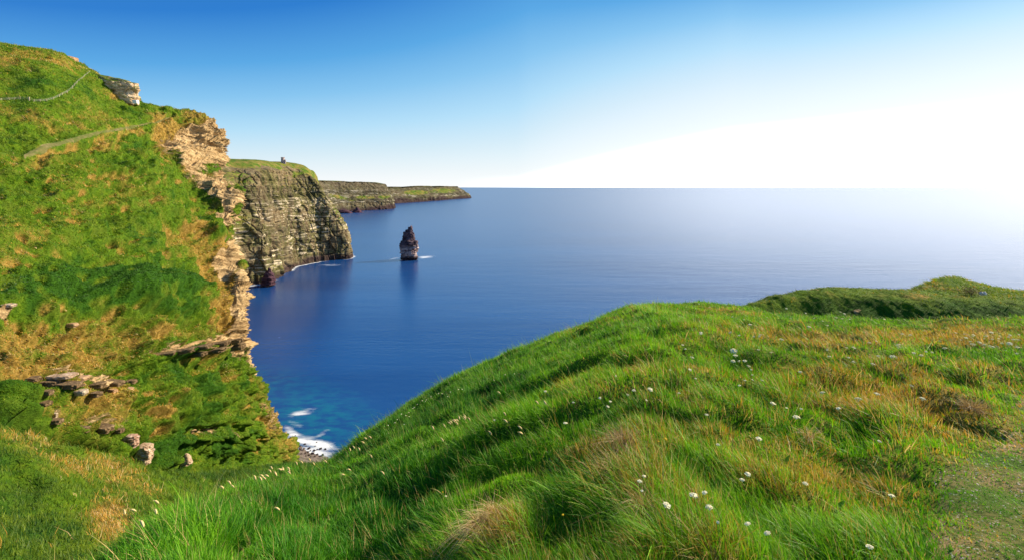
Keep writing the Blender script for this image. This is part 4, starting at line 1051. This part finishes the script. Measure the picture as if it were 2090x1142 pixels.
head_me = [build_mesh('flower_head', umbel(i, .026), M_WHITE) for i in range(4)]
yel_me = build_mesh('flower_head', umbel(9, .020), M_YEL)
stem_me = [build_mesh('stem', stem_arr(.25, b), M_STEM) for b in (-.03, -.06, -.09)]
STEM_TOP = [(-.03, 0, .25), (-.06, 0, .25), (-.09, 0, .25)]


def plant(name, px, py, size, hgt, heads, label, cat, group, tilt=.25):
    """a flower whose head shows at (px, py); size = head diameter in photo pixels"""
    g0 = pickR(px, py); d = g0[1]
    g = pickR(px, min(py + hgt * F / d * .8, 1400))
    if abs(g[1] - d) > .35 * d + .6: g = g0 - np.array([0, 0, hgt * .6])
    d = g[1]
    k = random.randrange(3); hs = hgt / .25
    r = empty(name, tuple(g), random.uniform(-.5, .5), label=label, cat=cat, group=group)
    # bring the head to the wanted pixel
    s = bpy.data.objects.new('stem', stem_me[k]); COL.objects.link(s); s.parent = r; s.scale = (hs, hs, hs)
    h = bpy.data.objects.new('flower_head', random.choice(heads)); COL.objects.link(h); h.parent = r
    h.location = tuple(hs * q for q in STEM_TOP[k]); f = max(.3, .86 * size * d / F / .055)
    h.scale = (f, f, f); h.rotation_euler = (random.uniform(-.1, .5) * tilt * 2, random.uniform(-.6, .2) * tilt * 2, random.random() * 6)
    return r


z5 = lambda a, b: (1400 + a / 3.006, 540 + b / 3.006)
z6 = lambda a, b: (1400 + a / 2.99, 760 + b / 2.99)
z7 = lambda a, b: (700 + a / 2.986, 760 + b / 2.987)
z3 = lambda a, b: (a / 2.986, 760 + b / 2.987)
fl = []
for q in [(100,440,8),(118,458,7),(285,437,8),(352,455,7),(467,470,7),(470,487,7),(445,478,5),(315,565,16),(337,605,12),(325,630,11),(350,635,7),(398,632,9),(75,628,10),(65,693,8),(408,680,9),(437,682,6),(15,577,6),(15,512,6),(105,760,6),
          (618,503,10),(488,555,7),(540,573,7),(745,690,9),(880,548,5),(905,547,6),(902,600,8),(1008,590,6),(1045,547,10),(1030,540,6),(1157,494,7),(1160,645,10),(1072,635,8),(1195,590,7),(1215,508,5),(1325,527,9),(1332,545,11),(1285,577,16),
          (1415,570,8),(1450,592,9),(1520,562,6),(1500,558,6),(1605,545,10),(1420,470,6),(1580,487,5),(1335,450,6),(1390,480,4),(940,350,6),(970,357,6),(1005,352,5),(870,370,4),(875,398,5),(770,410,9),(430,397,8),(350,403,4),(290,340,5),(510,348,4),
          (380,348,4),(650,337,5),(795,350,4),(738,300,4),(620,275,5),(945,295,5),(975,310,6),(1232,348,5),(142,322,4),(45,262,3),(90,258,3),(148,272,4),(505,750,7),(465,735,6),(435,742,5),(375,777,6),(360,795,8),(868,846,12),(1195,848,13),(1110,865,15),
          (1488,877,14),(570,900,13),(645,920,6),(735,928,7),(950,938,11),(150,982,9),(695,988,16),(520,1130,15)]:
    fl.append((*z5(q[0], q[1]), q[2], 'meadow'))
for q in [(1675,450,5),(1720,460,5),(1795,450,7),(1890,445,9),(1735,487,8),(1900,490,7),(1765,507,6),(1820,515,9),(1795,545,10),(1865,555,7),(1895,527,8),(1940,500,6),(1965,510,7),(2015,530,11),(2055,545,9),(2050,460,5),(2015,460,6),(1875,458,7),(1830,530,8),
          (1700,490,5),(2060,497,7),(2072,512,8),(1955,462,4),(1985,540,6),(1925,545,5),(1845,480,5),(1990,485,5),(2065,560,6),(1770,475,5)]:
    fl.append((*z5(q[0], q[1]), q[2], 'right'))
for q in [(225,497,9),(420,648,14),(372,725,12),(755,748,12),(1195,482,9),(80,827,19),(228,850,13),(203,910,17),(257,975,8),(447,1035,14),(535,1085,15),(1340,840,14),(1172,1125,16),(1395,120,8)]:
    fl.append((*z6(q[0], q[1]), q[2], 'near'))
for q in [(1757,175,8),(1817,170,9),(1932,140,12),(1643,240,7),(1675,242,7),(1657,275,8),(1378,365,10),(1433,203,6),(1277,172,8),(950,315,5),(1718,62,4),(2012,35,5),(1890,220,6),(1908,725,12),(2035,900,18),(1878,688,9),(1870,780,7),(2070,185,7),(655,820,4)]:
    fl.append((*z7(q[0], q[1]), q[2], 'mid'))
for q in [(535,178),(500,185),(445,240),(425,270),(420,300),(350,310),(625,155),(710,125),(735,120),(608,150),(470,215),(460,235),(395,330),(390,270),(940,45),(905,60),(560,170),(330,325),(410,285),(660,160),(690,140),(1070,30),(1000,20),(300,350),(520,190)]:
    fl.append((*z7(*q), 3, 'far'))
LBL = {'meadow': ('small white flower scattered over the middle of the near meadow', 'white flowers scattered over the meadow'),
       'right': ('small white flower in the dense patch at the right edge of the meadow', 'white flowers in the dense patch at right'),
       'near': ('large white flower in the grass near the trodden path', 'large white flowers near the path'),
       'mid': ('white flower in the grass right of the meadow centre', 'white flowers near the meadow centre'),
       'far': ('tiny white flower dotting the far green slope above the blue sea', 'tiny white flowers on the far slope')}
HT = {'meadow': .27, 'right': .30, 'near': .24, 'mid': .26, 'far': .26}
ONE = [(1540, 977, 'white flower right of the upright bright green leaf, upper of two'), (1524, 1002, 'cream flower right of the upright bright green leaf, lower of two'), (1652, 1010, 'pale flower standing just left of the short broad leaf'),
       (1427, 1036, 'largest white flower, at the upper left of the foreground cluster of three'), (1476, 1044, 'white flower just right of the largest white flower'), (1468, 1064, 'round cream flower, lowest of the foreground cluster of three'),
       (1549, 1106, 'white flower low in the foreground, upper of the last pair'), (1579, 1123, 'white flower low in the foreground, lower of the last pair'), (1848, 1041, 'white flower nearest the trodden path in the foreground grass'),
       (1792, 1136, 'white flower cut by the bottom edge left of the path'), (1347, 807, 'white flower standing high in the meadow centre above three small ones'), (1339, 1003, 'white flower just right of the bleached straw tuft'),
       (1381, 1061, 'large white flower right of the arching cream grass tuft'), (1505, 728, 'wide pale flower, topmost of the cluster in the middle of the meadow'), (1827, 732, 'wide pale flower at the left end of the dense right patch'),
       (1769, 828, 'cream flower between two flat white ones above the yellow grass'), (1631, 869, 'big round cream flower in the middle of the right meadow'), (1573, 916, 'flat white flower left of the arching straw coloured tuft'), (1895, 832, 'flat white flower nearest the brown dead tussock')]
LBL['mid'] = LBL['near'] = LBL['meadow']
for px, py, size, kd in fl:
    one = [t_ for a, b, t_ in ONE if abs(a - px) < 2.5 and abs(b - py) < 2.5]
    plant('white_flower', px, py, size, HT[kd] * random.uniform(.85, 1.15), head_me, one[0] if one else LBL[kd][0], 'flower', 'large white flowers of the meadow' if one else LBL[kd][1], .4)
for i, (a, b, s) in enumerate([(2025, 460, 11), (1370, 918, 6), (627, 765, 4), (1985, 460, 6)]):
    px, py = z7(a, b)
    plant('yellow_flower', px, py, s, .2, [yel_me], ['largest yellow flower cluster, beside the white flowers right of centre', 'single yellow flower low in the foreground grass right of the straw tuft', 'tiny yellow flower in the bright green grass at lower left of centre', 'small yellow flower just left of the largest yellow cluster'][i], 'flower', 'yellow flowers in the grass')


def seed_mesh(i):
    rg = np.random.default_rng(100 + i)
    ax_ = [(0, 0, 0), (-.006, 0, .012), (-.014, 0, .028), (-.024, 0, .042), (-.034, 0, .050)]
    body = tube(ax_, [.003, .0085, .010, .0075, .001], 8)
    parts = [body]
    for j in range(60):
        f = rg.uniform(.05, .95) * 4; k = int(f); c = np.array(ax_[k]) * (1 - f + k) + np.array(ax_[min(k + 1, 4)]) * (f - k)
        d_ = rg.normal(size=3); d_ /= np.linalg.norm(d_); d_ = d_ * .011 + np.array([-.010, 0, .010]); s = np.cross(d_, rg.normal(size=3)); s = s / np.linalg.norm(s) * .0006
        parts.append((np.array([c - s, c + s, c + d_ + s * .3, c + d_ - s * .3]), np.array([[0, 1, 2, 3]])))
    return build_mesh('seed_head', cat(parts), M_SEED)


seed_me = [seed_mesh(i) for i in range(3)]
M_STEM2 = mat_plain('straw_stem', (.3, .3, .07), .6)
sstem_me = [build_mesh('stem', stem_arr(.28, b, .0012), M_STEM2) for b in (-.07, -.12)]
SD = [z3(*q) for q in [(1405,740),(1440,715),(1460,720),(1595,710),(1630,690),(1665,690),(1695,685),(1660,655),(1675,655),(1740,630),(1775,630),(1735,655),(1790,660),(1805,625),(1825,615),(1860,605),(1905,595),(1955,590),(2000,575),(2030,580),(1610,725),(1645,705),(1720,645),(1760,640)]]
SL = [(z3(*q), lab) for q, lab in [((805,930), 'cream seed head standing above the grass edge, leftmost of the low ones'), ((875,890), 'cream seed head standing up right of the leftmost low one'), ((970,915), 'cream seed head standing alone left of the bright grass bank'), ((950,1065), 'orange tinted seed head standing lowest at the left grass edge'), ((1000,865), 'pale drooping seed head above the left grass edge'), ((1735,880), 'cream seed head in front of the row on the grass edge')]]
SM = [z7(*q) for q in [(65,510),(80,490),(115,505),(150,455),(175,420),(195,575),(95,640),(210,440),(660,375),(680,345),(700,330),(715,320),(750,350),(770,340),(830,315),(720,360),(1010,290),(1020,335),(975,175),(1240,215),(1290,225),(780,330),(625,455),(600,405),(945,395),(1115,385),(1140,405),(40,660),(260,655),(690,360),(735,330)]]


def seed_plant(px, py, label, group):
    g0 = pickR(px, py); d = g0[1]; hgt = .28 * random.uniform(.8, 1.15)
    g = pickR(px + 40 / d, py + hgt * F / d * .85)
    if abs(g[1] - d) > .35 * d + .6: g = g0 - np.array([0, 0, hgt * .6])
    k = random.randrange(2); hs = hgt / .28
    r = empty('seed_grass', tuple(g), random.uniform(-.5, .5), label=label, cat='grass stalk', group=group)
    s = bpy.data.objects.new('stem', sstem_me[k]); COL.objects.link(s); s.parent = r; s.scale = (hs, hs, hs)
    h = bpy.data.objects.new('seed_head', random.choice(seed_me)); COL.objects.link(h); h.parent = r
    f = max(.8, g[1] / 8.5); h.scale = (f, f, f); h.location = (hs * (-.07 if k == 0 else -.12), 0, hs * .28 - .005); h.rotation_euler = (random.uniform(-.3, .3), random.uniform(-.5, .1), random.uniform(-.4, .4))


for px, py in SD: seed_plant(px, py, 'cream seed head in the row along the near grass edge above the gully', 'seed heads along the grass edge')
for (px, py), lab in SL: seed_plant(px, py, lab, 'low seed heads at left')
for px, py in SM: seed_plant(px, py, 'tan seed head scattered over the green slope of the near hill', 'seed heads on the green slope')


def leaf_me(L, W, seed):
    n = 8; t_ = np.linspace(0, 1, n); w = W * np.sin(np.pi * np.clip(t_ * .93 + .05, 0, 1)) ** .8; b = -.5 * L * t_ ** 2
    c = np.stack([b * .5, 0 * t_, L * t_ * (1 - .25 * t_)], -1)
    V = np.stack([c + np.stack([w * .25, w, 0 * w], -1), c, c + np.stack([w * .25, -w, 0 * w], -1)], 1).reshape(-1, 3)
    return build_mesh('leaf', (V, grid_faces(n, 3)), M_LEAF)


leafs = [leaf_me(.16, .022, 1), leaf_me(.13, .03, 2)]
for i, (px, py, h_, lab) in enumerate([(1467, 990, .2, 'single upright bright green leaf in the right foreground grass'), (1716, 1018, .13, 'short broad leaf in the yellow green grass right of the upright leaf'), (1605, 930, .16, 'broad dark leaf in the grass left of the yellow green strands'), (1218, 975, .2, 'long narrow leaf left of the bleached straw tuft'),
                                       (835, 1075, .2, 'dark blue green leaf in the foreground left of the blond straw tuft'), (825, 1112, .2, 'dark leaf standing at the bottom of the foreground grass'), (1782, 835, .13, 'small pale leaf above the trodden ground'), (1090, 1020, .16, 'grey green leaf in the foreground centre grass')]):
    g = pickR(px, py + 20); o = bpy.data.objects.new('broad_leaf', leafs[i % 2]); COL.objects.link(o); o.location = g; s = h_ / .16 * .85; o.scale = (s, s, s); o.rotation_euler = (0, 0, random.uniform(-.6, .6) + 1.2)
    tag(o, lab, 'leaf', 'broad leaves in the grass')

# dead straw tufts
for px, py, n, L, hang, lab in [(988, 1085, 420, .26, .9, 'blond dead straw tuft hanging down in the bottom foreground'), (1010, 1062, 200, .2, .6, 'tan dead tuft right above the blond hanging tuft'), (1262, 975, 420, .22, .3, 'bleached flattened straw tuft in the middle of the foreground'), (1275, 915, 300, .22, .4, 'brown grey dead grass tuft above the bleached straw tuft'),
                                (1310, 1050, 120, .26, .6, 'arching cream feathery grass tuft in the right foreground'), (1985, 845, 300, .2, .3, 'brown dead tussock at the edge of the trodden path'), (1650, 905, 90, .2, .5, 'arching straw coloured grass tuft behind the right foreground')]:
    g = pickR(px, py); d = g[1]
    rg = np.random.default_rng(int(px)); ang = rg.uniform(0, 2 * math.pi, n); rad = .05 * np.sqrt(rg.random(n)) * (1.6 if n > 200 else 1)
    roots = np.stack([rad * np.cos(ang), rad * np.sin(ang), np.full(n, .06) - rad * .3], -1)
    up = rg.normal(size=(n, 3)) * .35 + [0, 0, .8]; up /= np.linalg.norm(up, axis=1, keepdims=True)
    ld = np.stack([np.cos(ang) * .7 - .2, np.sin(ang) * .7 - hang * .9, np.full(n, -.75 * hang)], -1)
    tint = mixc((.42, .27, .12), (.72, .56, .32), rg.random(n)) * (.6 if 'brown' in lab else 1)
    v, l, c, k = blades(roots, up, L * rg.uniform(.6, 1.2, n), np.full(n, .0026) * max(1, d / 3), ld, np.clip(.75 + .25 * rg.normal(size=n), .3, 1.3), tint, 5)
    o = mesh_np('straw_tuft', v, l, c, M_STRAW, {'tint': k}, shade=False); o.location = g
    tag(o, lab, 'dead grass')

# small things on the right hill
g = Picker(HV)(2003, 600)
o = pebble('white_stone', (.55, .4, .35), 5, bpy.data.materials['white_stone']); o.location = g + np.array([0, -.3, .15]); tag(o, 'small white stone on the crest of the right hill', 'stone')
rg = np.random.default_rng(8); n = 900
g = Picker(HV)(1990, 600); cc_ = rg.normal(size=(n, 3)) * [.75, .5, .35] + [0, 0, .45]; up = rg.normal(size=(n, 3)); up /= np.linalg.norm(up, axis=1, keepdims=True)
v, l, c, k = blades(cc_, up, rg.uniform(.15, .4, n), np.full(n, .05), rg.normal(size=(n, 3)) * .5, np.full(n, .5), mixc((.05, .05, .02), (.13, .12, .06), rg.random(n)), 2)
bush = empty('bush', tuple(g + np.array([0, .6, -.1])), label='low dark scrubby bush beside the white stone on the right hill', cat='bush')
mesh_np('foliage', v, l, c, M_BLADE, {'tint': k}, False, bush)
tv = cat([tube([(0, 0, -.2), (a * .2, b * .2, .2), (a * .5, b * .4, .6)], [.04, .03, .01], 5) for a, b in ((1, .3), (-1, .2), (.2, -1), (-.3, 1))])
mesh_np('stem', tv[0], tv[1], np.full(len(tv[1]), 4), mat_plain('twig', (.10, .07, .05)), None, False, bush)
# white blossom on the left cliff
def blossom(px, py, rx, ry, n, name, lab):
    rg = np.random.default_rng(int(px + py)); parts = []
    for _ in range(n):
        g = pickL(px + rg.normal() * rx, py + rg.normal() * ry); s = .0011 * g[1] * rg.uniform(.6, 1.2); c = g + np.array([.1, -.5, .25])
        q = np.array([[s, 0, 0], [0, -s * .6, s], [-s, 0, 0], [0, s * .6, -s]]) + c; parts.append((q, np.array([[0, 1, 2, 3]])))
    v, q = cat(parts); o = mesh_np(name, v, q, np.full(len(q), 4), M_WHITE, None, False); tag(o, lab, 'blossom', kind='stuff')
blossom(466, 752, 9, 12, 80, 'white_blossom', 'white blossom patch on the green cliff slope near its edge')
blossom(503, 758, 5, 12, 40, 'white_blossom', 'thin white blossom strip right on the cliff edge')
blossom(205, 710, 12, 8, 26, 'white_blossom', 'pale blossom specks in the golden grass bank')
blossom(140, 580, 130, 14, 90, 'white_blossom', 'tiny pale flower specks over the bright green slope')

# ================================================================== light, sky, camera
EL, AZ = math.radians(32), math.radians(66)     # sun to the right of the view, a little ahead
sun = bpy.data.lights.new('sun', 'SUN'); sun.energy = 5.0; sun.angle = math.radians(.6); sun.color = (1.0, .84, .60)
so = bpy.data.objects.new('sun', sun); COL.objects.link(so)
import mathutils
sd = mathutils.Vector((math.sin(AZ) * math.cos(EL), math.cos(AZ) * math.cos(EL), math.sin(EL)))
so.rotation_euler = (-sd).to_track_quat('-Z', 'Y').to_euler()
so.location = (60, -20, 220)

w = bpy.data.worlds.new('World'); SC.world = w; w.use_nodes = True; nt = w.node_tree; nt.nodes.clear()
sky = nt.nodes.new('ShaderNodeTexSky'); sky.sky_type = 'NISHITA'; sky.sun_disc = False; sky.sun_elevation = EL; sky.sun_rotation = AZ
sky.air_density = 1.0; sky.dust_density = 1.0; sky.ozone_density = 2.0; sky.altitude = 150
EXPO = .84
T = NT.__new__(NT); T.t = nt
vec = T.n('ShaderNodeTexCoord').outputs['Generated']
xyz = T.n('ShaderNodeSeparateXYZ', {0: vec}).outputs
hor = T.math('SQRT', T.math('ADD', T.math('MULTIPLY', xyz[0], xyz[0]), T.math('MULTIPLY', xyz[1], xyz[1])))
hor = T.math('MAXIMUM', hor, .001)
en = T.math('DIVIDE', T.math('MAXIMUM', T.math('DIVIDE', xyz[2], hor), 0.), .382)
cs = T.math('DIVIDE', T.math('ADD', T.math('MULTIPLY', xyz[0], math.sin(AZ)), T.math('MULTIPLY', xyz[1], math.cos(AZ))), hor)
aa = T.math('DIVIDE', T.math('ADD', cs, .37), 1.31)
kf = T.math('ADD', T.math('MAXIMUM', T.math('SUBTRACT', 1.45, T.math('MULTIPLY', aa, 1.15)), .74), T.math('MULTIPLY', T.math('MAXIMUM', T.math('SUBTRACT', aa, .85), 0.), 2.7))
pw = T.math('MINIMUM', T.math('ADD', 1.0, T.math('MULTIPLY', T.math('MAXIMUM', T.math('SUBTRACT', aa, .60), 0.), 4.8)), 3.0)
ff = T.math('SUBTRACT', 1.0, T.math('MULTIPLY', T.math('POWER', en, pw), kf))
ff = T.math('MULTIPLY', T.math('ADD', ff, .4), 1 / 1.4)
grad = T.ramp(ff, [(0.0, (.03, .20, .55)), (.14, (.004, .17, .58)), (.285, (.001, .18, .61)), (.5, (.075, .37, .76)), (.64, (.22, .54, .85)), (.77, (.44, .72, .92)), (.87, (.66, .82, .92)), (.945, (.84, .915, .97)), (1.0, (1.0, 1.02, 1.04))])
sm = lambda v, a, b: T.n('ShaderNodeMapRange', {'Value': v, 'From Min': a, 'From Max': b}, interpolation_type='SMOOTHSTEP').outputs['Result']
boost = T.math('ADD', 1.0, T.math('MULTIPLY', T.math('MULTIPLY', sm(aa, .50, .85), sm(ff, .960, 1.004)), 3.3))
grad = T.mix(1.0, grad, T.n('ShaderNodeCombineXYZ', {0: boost, 1: boost, 2: boost}).outputs[0], 'MULTIPLY')
b1 = T.n('ShaderNodeBackground', {'Color': sky.outputs[0], 'Strength': .14})
b2 = T.n('ShaderNodeBackground', {'Color': grad, 'Strength': 1.0 / 2 ** EXPO})
wo = nt.nodes.new('ShaderNodeOutputWorld')
ms = T.n('ShaderNodeMixShader', {0: .92, 1: b1.outputs[0], 2: b2.outputs[0]})
nt.links.new(ms.outputs[0], wo.inputs[0])

cam = bpy.data.cameras.new('camera'); co_ = bpy.data.objects.new('camera', cam); COL.objects.link(co_)
co_.location = (0, 0, H); co_.rotation_euler = (math.radians(90), 0, 0)
cam.sensor_width = 36; cam.lens = 36 * F / 2090; cam.shift_y = -(571 - HY) / 2090; cam.clip_start = .05; cam.clip_end = 400000
SC.camera = co_
SC.render.engine = 'CYCLES'
SC.cycles.use_denoising = True; SC.cycles.max_bounces = 5; SC.cycles.diffuse_bounces = 3; SC.cycles.glossy_bounces = 2; SC.cycles.transmission_bounces = 3
vs_ = SC.view_settings; vs_.view_transform = 'Standard'; vs_.look = 'None'; vs_.exposure = EXPO; vs_.gamma = 1.0
